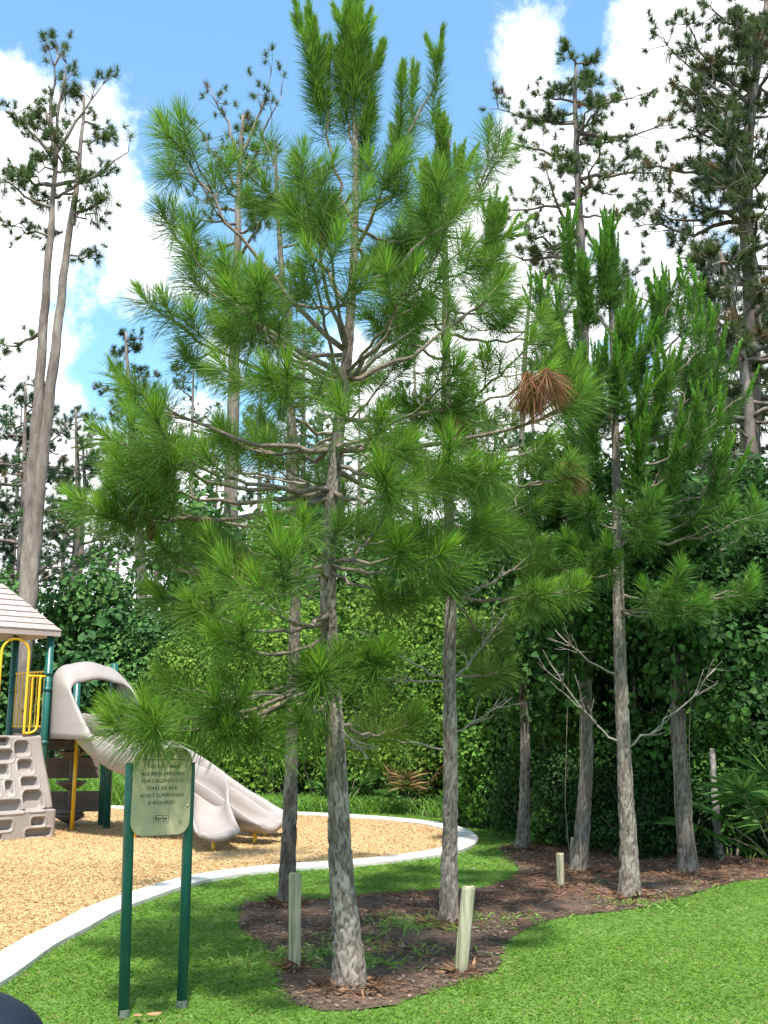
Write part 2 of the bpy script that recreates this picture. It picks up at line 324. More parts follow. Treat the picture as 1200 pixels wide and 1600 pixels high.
for (x, y, r, nn) in ((655, 1447, .22, 420), (560, 1470, .2, 110), (600, 1490, .2, 60), (400, 1500, .2, 200), (690, 1500, .35, 60), (1015, 1415, .2, 240), (490, 1500, .2, 300), (790, 1440, .25, 120), (575, 1510, .1, 120), (1000, 1385, .5, 80)):
    c = gnd(x, y); p = c + np.stack([rng.normal(0, r, nn), rng.normal(0, r * .8, nn), np.zeros(nn)], 1); p[:, 2] = .01
    a = rng.random(nn) * 6.283; d = unit(np.stack([np.cos(a), np.sin(a), rng.uniform(.5, 1.6, nn)], 1)); k = rng.random((nn, 1))
    B.add(p, d, rng.uniform(.04, .11, nn), .008, np.stack([np.cos(a), np.sin(a), -1 + 0 * a], 1) * .4, np.array([[.10, .21, .03]]) * (1 - k) + np.array([[.22, .36, .07]]) * k, rng)
tag(B.build('bed_weeds', M['grass']), 'sparse pale green weeds sprouting in the planting bed', 'weeds', kind='stuff')
B = Blades()   # rough grass at the wood's edge
def rough(cnt, x0, x1, y0, y1, L, test=lambda x, y: x > -99):
    p = scatter(cnt, x0, x1, y0, y1, lambda x, y: ~pip(x, y, loop) & ~pip(x, y, bed) & test(x, y)); n = len(p); a = rng.random(n) * 6.283
    d = unit(np.stack([np.cos(a) * .4, np.sin(a) * .4, rng.uniform(.7, 1.5, n)], 1)); k = rng.random((n, 1))
    B.add(p, d, L * rng.uniform(.5, 1.2, n), .014, np.stack([np.cos(a), np.sin(a), -.8 + 0 * a], 1) * .4, np.array([[.07, .17, .02]]) * (1 - k) + np.array([[.19, .36, .05]]) * k, rng)
rough(9000, -10.5, -3.4, 20.2, 23.5, .95); rough(5000, -3.4, .5, 19, 20.6, .4); rough(4200, .4, 2.6, 15.8, 18.8, .45, lambda x, y: ~pip(x, y, lawn_poly)); rough(1500, 3.6, 6.5, 12, 12.9, .3)
tag(B.build('rough_grass', M['grass']), 'tall rough grass along the edge of the wood behind the kerb', 'grass', kind='stuff')
# ------------------------------------------------------------------ pines in the bed
def trunk_mesh(pts, radii, seed, plate=.034, sides=72, ring=.018, depth=.014, flare=.36, tone=1.0):
    """bark plates: cells on the unrolled trunk with recessed cracks between them"""
    r_ = np.random.default_rng(seed); Q = catmull([np.append(p, q) for p, q in zip(pts, radii)], ring); P = Q[:, :3]; rad = np.maximum(Q[:, 3], .004)
    n = len(P); zc = np.concatenate([[0], np.cumsum(np.linalg.norm(np.diff(P, axis=0), axis=1))])
    rad = rad * (1 + flare * np.exp(-zc / .085)); th = np.arange(sides) / sides * 2 * math.pi
    ravg = max(rad.mean(), .03); W_ = 2 * math.pi * ravg; Lz = zc[-1]; m = int(W_ * Lz / (plate * plate * 2.4)) + 10
    sx = r_.random(m) * W_; sz = r_.random(m) * Lz
    order = np.argsort(sz); sx = sx[order]; sz = sz[order]; hgt = r_.normal(0, .35, m)
    verts = np.zeros((n, sides, 3)); cols = np.zeros((n, sides, 3)); cell = r_.random((m, 1)); cellc = np.array([[.19, .15, .122]]) * (1 - cell) + np.array([[.30, .265, .23]]) * cell; gx = th / (2 * math.pi) * W_
    d = unit(np.gradient(P, axis=0)); ref = np.array((1., 0, 0))
    for i in range(n):
        a, b = np.searchsorted(sz, (zc[i] - plate * 6, zc[i] + plate * 6)); dep = np.zeros(sides)
        if b - a > 2:
            wx = gx + .010 * np.sin(zc[i] * 31 + th * 2 + seed) + .006 * np.sin(zc[i] * 73 + th * 5); wz = zc[i] + .020 * np.sin(th * 4 + zc[i] * 9) + .012 * np.sin(th * 9 + zc[i] * 40)
            dx = np.abs(wx[:, None] - sx[None, a:b]); dx = np.minimum(dx, np.abs(W_ - dx)) / .62; dz = (wz[:, None] - sz[None, a:b]) / 3.1
            dd = np.sqrt(dx * dx + dz * dz); o = np.argsort(dd, 1)[:, :2]; f1 = np.take_along_axis(dd, o[:, :1], 1)[:, 0]; f2 = np.take_along_axis(dd, o[:, 1:], 1)[:, 0]
            ck = np.clip((f2 - f1) / (plate * .34), 0, 1) ** .6; dep = ck - 1 + .35 * hgt[a:b][o[:, 0]]; cols[i] = (np.array([[.07, .055, .045]]) * (1 - ck[:, None]) + cellc[a:b][o[:, 0]] * ck[:, None]) * tone
            moss = np.clip(.75 - zc[i] / .14 + .35 * np.sin(th * 3 + seed), 0, 1)[:, None] * .55; cols[i] = cols[i] * (1 - moss) + np.array([[.05, .075, .02]]) * moss
        x = ref - d[i] * ref.dot(d[i]); x /= np.linalg.norm(x); y = np.cross(d[i], x)
        lob = 1 + .16 * math.exp(-zc[i] / .10) * np.sin(th * 5 + seed)
        rr = rad[i] * lob + dep * depth * min(1, rad[i] / .06) + r_.normal(0, .0012, sides)
        verts[i] = P[i] + np.cos(th)[:, None] * x * rr[:, None] + np.sin(th)[:, None] * y * rr[:, None]
    idx = np.arange(n * sides).reshape(n, sides); a = idx[:-1]; b = np.roll(idx, -1, 1)[:-1]; c = np.roll(idx, -1, 1)[1:]; e = idx[1:]
    T = np.concatenate([np.stack([a, b, c], -1).reshape(-1, 3), np.stack([a, c, e], -1).reshape(-1, 3)])
    return verts.reshape(-1, 3), T, P, rad, zc, cols.reshape(-1, 3)
class Pine:
    def __init__(s, name, label, group, px, Ybase, lean, rad, seed, bark='bark', wd=.0036, ntuft=210, L=.23, sides=72, ring=.017, col_old=(.094, .192, .024), col_new=(.19, .35, .035)):
        s.cl = .5 if seed != 44 else .32; s.rng = np.random.default_rng(seed); s.seed = seed; s.base = gnd(*px[0]); n = len(px); Y0 = s.base[1]
        pts = [s.base + np.array((0, 0, -.05))] + [at(x, y, Y0 + lean * i / (n - 1)) for i, (x, y) in enumerate(px) if i > 0]
        s.root = tag(empty(name, s.base), label, 'tree', group); s.wd = wd; s.nt = ntuft; s.L = L; s.co = np.array(col_old); s.cn = np.array(col_new)
        V, T, s.P, s.r, s.z, K = trunk_mesh(pts, rad, seed, sides=sides, ring=ring, tone=1.0 if bark == 'bark' else .72)
        link('trunk', tri_mesh('trunk', V - s.base, T, K), M['plated'], s.root); s.nb = 0
    def on_trunk(s, z):
        i = int(np.clip(np.searchsorted(s.P[:, 2], z), 0, len(s.P) - 1)); return s.P[i], s.r[i]
    def twig(s, W, a, b, sag, r0, r1, n=7, sides=6):
        a = np.array(a); b = np.array(b); L = np.linalg.norm(b - a); c = a * .45 + b * .55 + np.array((0, 0, -sag * L))
        t = np.linspace(0, 1, n)[:, None]; p = (1 - t) ** 2 * a + 2 * t * (1 - t) * c + t * t * b
        wob = s.rng.normal(0, .012 * L, (n, 3)); wob[0] = 0; wob[-1] = 0; p = p + wob
        W.tube(p, list(np.linspace(r0, r1, n)), sides); return p
    def branch(s, z0, tip, sag=.16, nsub=4, style='tuft', r0=None, bare=False, yellow=0.0, new=.35, nscale=1.0, dead=0):
        rg = s.rng; p0, tr = s.on_trunk(z0); tip = np.array(tip, float); Lb = np.linalg.norm(tip - p0); W = MB(); B = Blades(); D = Blades()
        r0 = r0 or min(.6 * tr, .0075 + .0085 * Lb) * (.72 if bare else 1); path = s.twig(W, p0, tip, sag, r0, .0055, 12, 7); ends = []
        dirs = unit(np.gradient(path, axis=0)); ends.append((path[-1], dirs[-1], 1.0))
        for k in range(nsub):
            t = rg.uniform(.5, .93) if not bare else rg.uniform(.3, .95); i = int(t * 11); q = path[i]; d = dirs[i]
            side = unit(np.cross(d, (0, 0, 1))) * (1 if k % 2 else -1); ln = Lb * rg.uniform(.16, .34) * (1.15 - .45 * t) + .10
            if style == 'candle': dd = unit(d * .55 + side * rg.uniform(.2, .6) + np.array((0, 0, rg.uniform(.5, 1.0))))
            else: dd = unit(d * rg.uniform(.5, 1) + side * rg.uniform(.4, .9) + np.array((0, 0, rg.uniform(-.15, .55))))
            e = q + dd * ln; sp = s.twig(W, q, e, .14 if not bare else .05, r0 * (1 - t) * .55 + .004, .0045 if not bare else .002, 6, 5)
            de = unit(sp[-1] - sp[-2]); ends.append((e, unit(de + np.array((0, 0, .25))), rg.uniform(.75, 1)))
            if rg.random() < .5:
                m = sp[3]; e2 = m + unit(dd + rg.normal(0, .5, 3) + np.array((0, 0, .3))) * ln * .5; s.twig(W, m, e2, .1, .004, .003 if not bare else .0015, 5, 5)
                if not bare: ends.append((e2, unit(e2 - m + np.array((0, 0, .06))), .72))
        if bare:
            for k in range(4):
                q = path[rg.integers(5, 12)]; s.twig(W, q, q + unit(rg.normal(0, 1, 3) + np.array((0, 0, .4))) * rg.uniform(.08, .22), .1, .003, .0015, 4, 4)
        ob = W.build('branch' if not bare else 'bare_branch', M['twig' if not bare else 'dead_twig'], s.root, s.base, True)
        if bare: return ob
        for q, (e, d, sc) in enumerate(ends):
            c = s.co * (1 - yellow) + np.array((.17, .22, .035)) * yellow; cn = s.cn * (1 - yellow * .6) + np.array((.24, .30, .04)) * yellow * .6
            c = c * rg.uniform(.8, 1.25); n = int(s.nt * sc * nscale)
            if style == 'candle':
                d2 = unit(d + np.array((0, 0, .55)))
                sp_ = .30 * sc + .14
                shoot(B, rg, e, d2, sp_ + .12, int(n * 2.2), s.L * .74, s.wd, 1.15, .55, .10, c, taper=.2)
                for _ in range(2 + (rg.random() < .5)):
                    d3 = unit(d2 + rg.normal(0, .22, 3) + np.array((0, 0, .35))); ln = rg.uniform(.16, .34)
                    e3 = e + d3 * ln; shoot(B, rg, e3, d3, ln, int(n * 1.3), s.L * s.cl, s.wd * 1.15, .6, .2, .02, cn * rg.uniform(.85, 1.15), taper=.3)
            else:
                shoot(B, rg, e, d, .20 * sc + .07, n, s.L * (.82 + .25 * sc), s.wd, 1.55, .55, .24, c)
                if rg.random() < .75:
                    d3 = unit(d + np.array((0, 0, .5))); shoot(B, rg, e + d3 * .07, d3, .10, int(n * .42), s.L * .68, s.wd, .75, .18, .04, cn * rg.uniform(.85, 1.15))
        if dead:
            e, d, _ = ends[0]
            for q in range(dead):
                tp = path[-1 - (q % 3)] + rg.normal(0, .06, 3); shoot(D, rg, tp, (rg.normal(0, .3), rg.normal(0, .3), -1), .08, 230, s.L * .95, s.wd * 1.15, 1.0, .15, .3, (.30, .145, .075), var=.3)
            D.build('dead_needles', M['needle'], ob, s.base)
        B.build('needles', M['needle'], ob, s.base); s.nb += 1; s.last = (ob, path); return ob
    def px(s, ytrunk, x, y, dY, **k):
        """branch from the height on the trunk seen at pixel row ytrunk to a tip seen at (x, y), dY metres behind the trunk"""
        z = at(600, ytrunk, s.base[1])[2]; p0, _ = s.on_trunk(z); t_ = at(x, y, p0[1] + dY); l_ = np.linalg.norm(t_ - p0)
        if not k.get('bare'): t_ = p0 + (t_ - p0) * (1 - min(.45, ((.30 if s.seed != 44 else .18) if k.get('style') == 'candle' else .07) / l_))
        return s.branch(z, t_, **k)
    def auto(s, z0, z1, n, prof, az=None, **k):
        for i in range(n):
            z = z0 + (z1 - z0) * (i + s.rng.random()) / n; a = s.rng.random() * 6.283 if az is None else s.rng.uniform(*az)
            p, _ = s.on_trunk(z); l = prof(z) * s.rng.uniform(.75, 1.1); up = l * s.rng.uniform(.05, .5)
            s.branch(z, p + np.array((math.cos(a) * l, math.sin(a) * l, up)), **k)
    def cone(s, ob, p):
        mb = MB(); p = np.array(p); rg = s.rng
        for i in range(9):
            z = i / 8; r = .028 * math.sin(math.pi * (.12 + .8 * z)) + .004
            for k in range(7):
                a = k * .898 + i * .45; c = p + np.array((math.cos(a) * r * .7, math.sin(a) * r * .7, -.1 * z))
                o = np.array((math.cos(a), math.sin(a), -.2)) * .012; t_ = np.array((-math.sin(a), math.cos(a), 0)) * .009; u_ = np.array((0, 0, .009))
                mb.add([c - t_ + u_, c + t_ + u_, c + o + t_ * .6, c + o - t_ * .6, c - u_ - t_, c - u_ + t_], [(0, 1, 2, 3), (3, 2, 5, 4), (0, 3, 4), (1, 5, 2)])
        mb.tube([p, p + np.array((0, 0, -.1))], [.012, .006], 6).build('pine_cone', M['cone'], ob, s.base)
pm = lambda l: [v / 235 for v in l]
G = 'young pines in the planting bed'
T1 = Pine('pine_tree', 'large young pine with thick grey trunk leaning beside the tan notice', G,
          [(550, 1545), (541, 1450), (532, 1340), (526, 1200), (517, 1050), (513, 900), (524, 720), (543, 550), (553, 400), (556, 250), (549, 130), (541, 40)], 6.8, .1,
          pm([25, 21, 18, 15.5, 14, 12.5, 10.5, 8.5, 6.5, 5, 3.4, 2]), 11, L=.265)
for a in ((1060, 170, 1118, -.85, dict(nsub=3)), (1066, 165, 1140, -1.0, dict(nsub=1)), (1075, 270, 1125, -.75, dict(nsub=3)), (1050, 250, 1070, -.4, dict(nsub=1)), (1000, 335, 1000, -1.0, dict(nsub=2)), (975, 290, 950, -.8, dict(nsub=1)),
          (960, 400, 915, -1.5, dict(nsub=2)), (905, 235, 935, 0, dict(nsub=2)), (900, 215, 865, .3, dict(nsub=2)), (900, 470, 815, -1.1, dict(nsub=2)), (1080, 480, 1050, -.8, dict(nsub=2)), 
          (1040, 575, 1030, -.7, dict(nsub=2)), (1095, 440, 1130, -.3, dict(nsub=1)), (1125, 620, 1145, .7, dict(nsub=3, yellow=.5)), (780, 108, 785, -.25, dict(nsub=3)), (770, 150, 680, -.45, dict(nsub=3)), (765, 235, 690, -.8, dict(nsub=3)),
          (700, 190, 605, .25, dict(nsub=3)), (690, 330, 680, .6, dict(nsub=3)), (610, 410, 585, -1.0, dict(nsub=3)), (605, 212, 462, -.3, dict(nsub=3, sag=.2)), (590, 285, 378, -.5, dict(nsub=3, sag=.2)), (600, 355, 455, -.9, dict(nsub=3)),
          (590, 245, 325, .35, dict(nsub=2)), (545, 250, 192, -.1, dict(nsub=4, sag=.12)), (545, 470, 235, -.45, dict(nsub=3, sag=.2)), (480, 405, 205, .4, dict(nsub=3, sag=.15)), (600, 480, 390, -.9, dict(nsub=3)),
          (455, 795, 232, .3, dict(nsub=4, sag=.15)), (590, 718, 322, -.6, dict(nsub=4, sag=.2)), (580, 655, 420, -.7, dict(nsub=3)), (590, 800, 430, .4, dict(nsub=3)), (385, 618, 250, -.35, dict(nsub=3)),
          (705, 935, 612, -.3, dict(nsub=4, sag=.14)), (700, 725, 570, -.6, dict(nsub=3)), (690, 600, 660, -1.1, dict(nsub=2)), (725, 735, 735, -.7, dict(nsub=3)), (765, 640, 760, -.9, dict(nsub=3)),
          (880, 765, 815, -.4, dict(nsub=3)), (880, 700, 865, -.8, dict(nsub=3)), (890, 655, 930, -.5, dict(nsub=2, yellow=.4)), (890, 605, 800, .7, dict(nsub=3)), (780, 420, 690, .8, dict(nsub=3)), (890, 330, 820, .6, dict(nsub=3)), (900, 350, 875, -.2, dict(nsub=2, dead=1)),
          (650, 862, 585, -.5, dict(nsub=1, dead=5)),
          (365, 486, 62, 0, dict(nsub=3, sag=.1, style='candle')), (390, 705, 58, .1, dict(nsub=3, sag=.12, style='candle')), (215, 600, 55, -.05, dict(nsub=1, sag=.1, style='candle')), (240, 520, 75, .1, dict(nsub=1, sag=.1, style='candle')),
          (130, 541, -8, 0, dict(nsub=2, sag=0, style='candle')), (130, 566, 22, -.1, dict(nsub=1, style='candle')), (225, 595, 170, .25, dict(nsub=1, style='candle'))):
    T1.px(*a[:4], **a[4])
pr1 = lambda z: 1.75 * max(.12, min(1, (7.0 - z) / 3.6)) * min(1, .55 + (z - 1.5) / 4)
T1.auto(2.6, 5.6, 9, pr1, (.6, 2.5), nsub=3)
for a in ((1135, 575, 1185, -.3), (700, 640, 735, .1), (770, 395, 745, .2), (905, 480, 940, .3), (1090, 335, 1095, -.4), (600, 640, 520, .2), (880, 620, 890, .2)): T1.px(*a, bare=True, nsub=4, sag=-.06)
T1.px(545, 500, 300, -.5, nsub=2); T1.cone(T1.last[0], T1.last[1][-3]); T1.px(770, 175, 740, -.4, nsub=2); T1.cone(T1.last[0], T1.last[1][-2]); T1.px(775, 160, 800, -.3, nsub=2); T1.cone(T1.last[0], T1.last[1][-3])
T2 = Pine('pine_tree', 'slim young pine with straight grey trunk beside the leaning timber post', G,
          [(700, 1447), (702, 1350), (704, 1200), (702, 1050), (705, 900), (698, 700), (697, 500), (695, 350), (700, 250), (702, 215)], 8.77, .1,
          [v / 182 for v in (16, 12.5, 11, 10, 9, 8, 6.5, 5, 3, 2)], 22, wd=.0044, ntuft=170, ring=.028, sides=44)
for a in ((360, 835, 380, .1, dict(nsub=4, style='candle')), (480, 815, 480, -.2, dict(nsub=3)), (430, 760, 400, -.4, dict(nsub=3)), (520, 870, 520, .3, dict(nsub=3)), (690, 720, 665, -.5, dict(nsub=2, dead=2)), (750, 912, 735, -.3, dict(nsub=3, dead=2)),
          (720, 870, 690, .2, dict(nsub=3)), (930, 840, 925, -.5, dict(nsub=3)), (930, 905, 915, -.4, dict(nsub=3)), (860, 790, 825, -.6, dict(nsub=3)), (930, 850, 850, .4, dict(nsub=3)), (620, 650, 640, -.5, dict(nsub=3)), (500, 615, 500, .2, dict(nsub=3)),
          (720, 605, 690, .3, dict(nsub=3)), (860, 640, 850, .2, dict(nsub=3)), (880, 570, 830, .4, dict(nsub=3)), (930, 690, 890, -.6, dict(nsub=2)), (270, 690, 190, 0, dict(nsub=3, style='candle')), (300, 740, 260, .2, dict(nsub=3, style='candle')), (310, 650, 290, .3, dict(nsub=3, style='candle')),
          (760, 760, 770, -.5, dict(nsub=3)), (930, 780, 1010, .5, dict(nsub=3, yellow=.3)), (1050, 800, 1040, .6, dict(nsub=3, yellow=.3))): T2.px(*a[:4], **a[4])
T2.auto(3.2, 6.0, 7, lambda z: 1.5 * max(.2, min(1, (7.0 - z) / 3)), nsub=4)
for a in ((1065, 560, 985, -.4), (1065, 585, 1060, .2), (1175, 545, 1128, -.2), (1150, 800, 1090, .2), (750, 780, 655, -.2), (940, 800, 890, .1), (1070, 790, 960, .3)): T2.px(*a, bare=True, nsub=5, sag=.08)
T3 = Pine('pine_tree', 'young pine with pale blotchy trunk behind the upright timber post, next to the kerb', G,
          [(446, 1415), (452, 1300), (456, 1150), (460, 1000), (463, 800), (452, 600), (440, 420), (432, 280), (430, 220)], 9.72, .2,
          [v / 165 for v in (14, 11.5, 10, 9, 8, 6.5, 5, 3, 2)], 33, bark='bark_dark', wd=.0048, ntuft=150, ring=.03, sides=40)
T3.auto(3.3, 7.0, 15, lambda z: 1.6 * max(.15, min(1, (7.9 - z) / 3.2)) * min(1, .5 + (z - 1.5) / 3), nsub=4)
for a in ((1075, 330, 1105, -.3), (960, 380, 930, .2), (1130, 520, 1100, .1)): T3.px(*a, bare=True, nsub=4, sag=.05)
T4 = Pine('pine_tree', 'tall slim young pine with two bare curved limbs low on its trunk', G,
          [(985, 1405), (981, 1300), (975, 1180), (968, 1000), (965, 820), (961, 660), (957, 520), (950, 430), (946, 375)], 10.05, .1,
          [v / 160 for v in (17, 13, 11, 9.5, 8, 6.5, 5, 3, 2)], 44, wd=.0050, ntuft=150, ring=.03, sides=44, col_old=(.07, .162, .023), col_new=(.14, .305, .034))
for x, y, ty, dY in ((872, 365, 520, .1), (890, 415, 520, -.2), (945, 350, 420, 0), (930, 385, 440, -.2), (965, 400, 440, .2), (1000, 470, 520, .2), (1060, 440, 600, .1), (1078, 425, 600, 0), (1108, 460, 610, .2), (1130, 510, 640, -.1), (1165, 560, 660, .2),
                     (1192, 610, 690, 0), (1025, 600, 680, -.5), (850, 495, 600, 0), (838, 560, 640, .2), (905, 560, 660, -.6), (962, 560, 640, -.7), (1065, 565, 680, -.3), (1010, 690, 760, -.6), (1100, 700, 780, -.2), (1180, 720, 800, .1), (900, 650, 720, -.4), (1150, 640, 740, -.4), (870, 580, 640, .5),
                     (985, 500, 560, -.4), (1030, 520, 600, -.3), (1040, 620, 700, .4)):
    T4.px(ty, x, y, dY, nsub=3, style='candle', sag=.2)
for x, y, ty, dY in ((1000, 800, 860, -.7), (1090, 945, 960, -.5), (1180, 915, 930, -.1), (1045, 925, 955, -.8), (870, 850, 880, -.2), (840, 880, 900, .2), (1120, 800, 830, .1), (900, 780, 830, -.4), (1060, 780, 820, .3), (1190, 800, 850, .2), (880, 740, 800, .2), (1020, 830, 850, -.3), (920, 860, 900, -.6)):
    T4.px(ty, x, y, dY, nsub=3)
T4.auto(4.2, 6.4, 4, lambda z: 1.4 * max(.2, min(1, (8.0 - z) / 3)), (.3, 2.8), nsub=4, style='candle')
for a in ((1172, 862, 1040, -.2), (1172, 1118, 1045, -.2), (1058, 868, 985, -.3), (955, 1100, 948, .1), (800, 1090, 800, .2)): T4.px(*a, bare=True, nsub=6, sag=.14)
kw = dict(wd=.0056, ntuft=110, ring=.035, sides=36, bark='bark_dark', col_old=(.06, .15, .028))
T5 = Pine('pine_tree', 'thin leaning young pine at the far tip of the bed beside the lawn', G, [(815, 1330), (820, 1240), (820, 1130), (816, 1000), (812, 850), (815, 700), (820, 560), (830, 440)], 13.7, .3, [v / 118 for v in (11, 8.5, 7.5, 7, 6, 5, 4, 2)], 55, **kw)
T5.auto(4.2, 7.8, 10, lambda z: 1.5 * max(.2, min(1, (9.2 - z) / 3)), nsub=4)
T6 = Pine('pine_tree', 'dark leaning pine trunk with a short timber post close behind it', G, [(903, 1365), (911, 1280), (917, 1180), (916, 1080), (914, 960), (908, 850)], 11.7, .5, [v / 138 for v in (14, 11.5, 10, 9, 7, 4)], 66, **kw)
T6.auto(3.7, 4.3, 4, lambda z: 1.0, nsub=3)
T7 = Pine('pine_tree', 'curved pine with mossy upper trunk at the edge of the vine thicket', G, [(1076, 1368), (1070, 1290), (1064, 1210), (1060, 1130), (1064, 1000), (1072, 860)], 11.55, .4, [v / 140 for v in (16, 12.5, 11.5, 11.5, 8, 4)], 77, **kw)
T7.auto(3.6, 4.2, 4, lambda z: 1.0, nsub=3)
# ------------------------------------------------------------------ timber posts
def stake(px0, px1, rpx, label, seed):
    b = gnd(*px0); t = at(*px1, b[1] - .02); r = rpx / F * b[1] * .97; rg = np.random.default_rng(seed); mb = MB(); n = 18; vs_ = []; fs = []
    rows = [0, .02, .25, .5, .75, .97, 1.0]; prof = rg.normal(0, .04, n)
    for i, k in enumerate(rows):
        c = b + (t - b) * k + np.array((0, 0, -.06 if i == 0 else 0)); sc = .93 if i == len(rows) - 1 else 1
        for j in range(n):
            a = 6.283 * j / n; rr = r * sc * (1 + prof[j] * .5 + rg.normal(0, .008)); vs_.append(c + np.array((math.cos(a) * rr, math.sin(a) * rr, (rg.normal(0, .004) if i == len(rows) - 1 else 0))))
    for i in range(len(rows) - 1):
        for j in range(n): fs.append((i * n + j, i * n + (j + 1) % n, (i + 1) * n + (j + 1) % n, (i + 1) * n + j))
    fs.append(tuple((len(rows) - 1) * n + j for j in range(n)))
    o = mb.add(vs_, fs).build('timber_post', M['timber'], None, b); o.location = b
    tag(o, label, 'post', 'timber posts in the planting bed')
stake((460, 1516), (461, 1365), 9.5, 'upright pale timber post beside the thick pine trunk', 1); stake((719, 1526), (732, 1385), 10.5, 'leaning greenish timber post with blackened foot near the lawn edge', 2)
stake((876, 1390), (875, 1333), 5.6, 'short timber post standing clear on the pine straw', 3); stake((896, 1362), (897, 1309), 5.4, 'short timber post half hidden behind the dark leaning trunk', 4)
# ------------------------------------------------------------------ sign
def sign():
    bl = gnd(193, 1591); br = gnd(284, 1576); tl = at(204, 1192, bl[1]); tr = at(297, 1191, br[1]); root = tag(empty('information_sign', (bl + br) / 2), 'tan play area notice on two dark green posts under a pine branch', 'sign'); og = (bl + br) / 2
    for b, t in ((bl, tl), (br, tr)):
        post = MB().tube([b - np.array((0, 0, .05)), b + (t - b) * .995, t], [.0305, .0305, .029], 20).build('post', M['green'], root, og, True)
        MB().tube([b + np.array((0, 0, .0)), b + (t - b) * .035], [.0312, .0309], 20, False).build('worn_foot', M['bed_dirt'], post, og, True)
    ux = unit(tr - tl); up = unit(((tl - bl) + (tr - br))); nrm = unit(np.cross(ux, up)); 
    if nrm[1] > 0: nrm = -nrm
    up = unit(np.cross(nrm, ux)) if np.cross(nrm, ux)[2] > 0 else -unit(np.cross(nrm, ux))
    cx = (tl + tr) / 2; Wp = np.linalg.norm(tr - tl) - .012; zt = .085; zb = -.405; rr = .075; pts = []
    for (sx, sz, a0) in ((1, zt, 0), (-1, zt, 90), (-1, zb, 180), (1, zb, 270)):
        for k in range(9):
            a = R(a0 + k * 11.25); ex = sx * (Wp / 2 - rr); ez = (sz - rr) if sz > 0 else (sz + rr); pts.append((ex + rr * math.cos(a), ez + rr * math.sin(a)))
    off = nrm * .034
    def P(x, z, d): return cx + off + ux * x + up * z + nrm * d
    mb = MB(); n = len(pts); mb.add([P(x, z, 0) for x, z in pts] + [P(x, z, .0115) for x, z in pts] + [P(x * .99, z * .995 + (-.0008), .0127) for x, z in pts],
        [tuple(range(n - 1, -1, -1)), tuple(range(2 * n, 3 * n))] + [(i, (i + 1) % n, n + (i + 1) % n, n + i) for i in range(n)] + [(n + i, n + (i + 1) % n, 2 * n + (i + 1) % n, 2 * n + i) for i in range(n)])
    plate = mb.build('sign_plate', M['plate'], root, og)
    rot = Matrix(((ux[0], up[0], nrm[0]), (ux[1], up[1], nrm[1]), (ux[2], up[2], nrm[2]))).to_4x4()
    def text(s, x, z, size, name='lettering', wid=1.0, bold=0):
        c = bpy.data.curves.new('t', 'FONT'); c.body = s; c.size = size; c.align_x = 'CENTER'; c.align_y = 'CENTER'; c.space_character = 1.12; c.offset = bold; c.extrude = .0004; c.resolution_u = 3
        o = bpy.data.objects.new('t', c); C.objects.link(o); bpy.context.view_layer.update(); me = bpy.data.meshes.new_from_object(o.evaluated_get(bpy.context.evaluated_depsgraph_get())); bpy.data.objects.remove(o)
        me.transform(Matrix.Translation(Vector(P(x, z, .0132) - og)) @ rot @ Matrix.Diagonal((wid, 1, 1, 1))); me.materials.clear(); link(name, me, M['ink'], plate)
    def bar(x0, z0, x1, z1, wd, name='rule_line'):
        a = np.array((x0, z0)); b = np.array((x1, z1)); t = (b - a) / np.linalg.norm(b - a); q = np.array((-t[1], t[0])) * wd / 2
        MB().add([P(*(a - q), .0134), P(*(b - q), .0134), P(*(b + q), .0134), P(*(a + q), .0134)], [(0, 1, 2, 3)]).build(name, M['ink'], plate, og)
    text('WELCOME', 0, .048, .046, wid=.9); bar(-.132, .018, .132, .018, .0035)
    for i, s in enumerate(('THIS PLAY AREA', 'HAS BEEN DESIGNED', 'FOR CHILDREN 5-12', 'YEARS OF AGE.', 'ADULT SUPERVISION', 'IS REQUIRED.')): text(s, 0, -.022 - i * .0405, .0275, wid=.92, bold=.0003)
    lz = -.312; text('Burke', 0, lz, .028, 'maker_lettering', 1.0, .0006)
    for a, b in (((-.043, lz - .017), (.043, lz - .017)), ((-.043, lz + .017), (.043, lz + .017)), ((-.045, lz - .016), (-.045, lz + .016)), ((.045, lz - .016), (.045, lz + .016))): bar(*a, *b, .0026, 'logo_frame')
    for sx in (-1, 1): bar(sx * .052, lz, sx * .062, lz, .0022, 'logo_ray')
    for k in range(-2, 3):
        for sz in (-1, 1): bar(k * .02, lz + sz * .024, k * .0235, lz + sz * .033, .0022, 'logo_ray')
    for (a, b) in (((.110, -.340), (.118, -.328)), ((.120, -.331), (.126, -.343)), ((.122, -.347), (.110, -.346))): bar(*a, *b, .003, 'recycling_mark')
    for sx in (-1, 1):
        for z in (-.01, -.245):
            c = P(sx * (Wp / 2 - .016), z, .0127); mb = MB(); mb.tube([c, c + nrm * .003, c + nrm * .006], [.0085, .0075, .004], 10).build('bolt', M['steel'], plate, og, True)
M['bed_dirt'] = pmat('scuffed_paint', (.04, .09, .07), (.19, .17, .13), 40, .8)
sign()
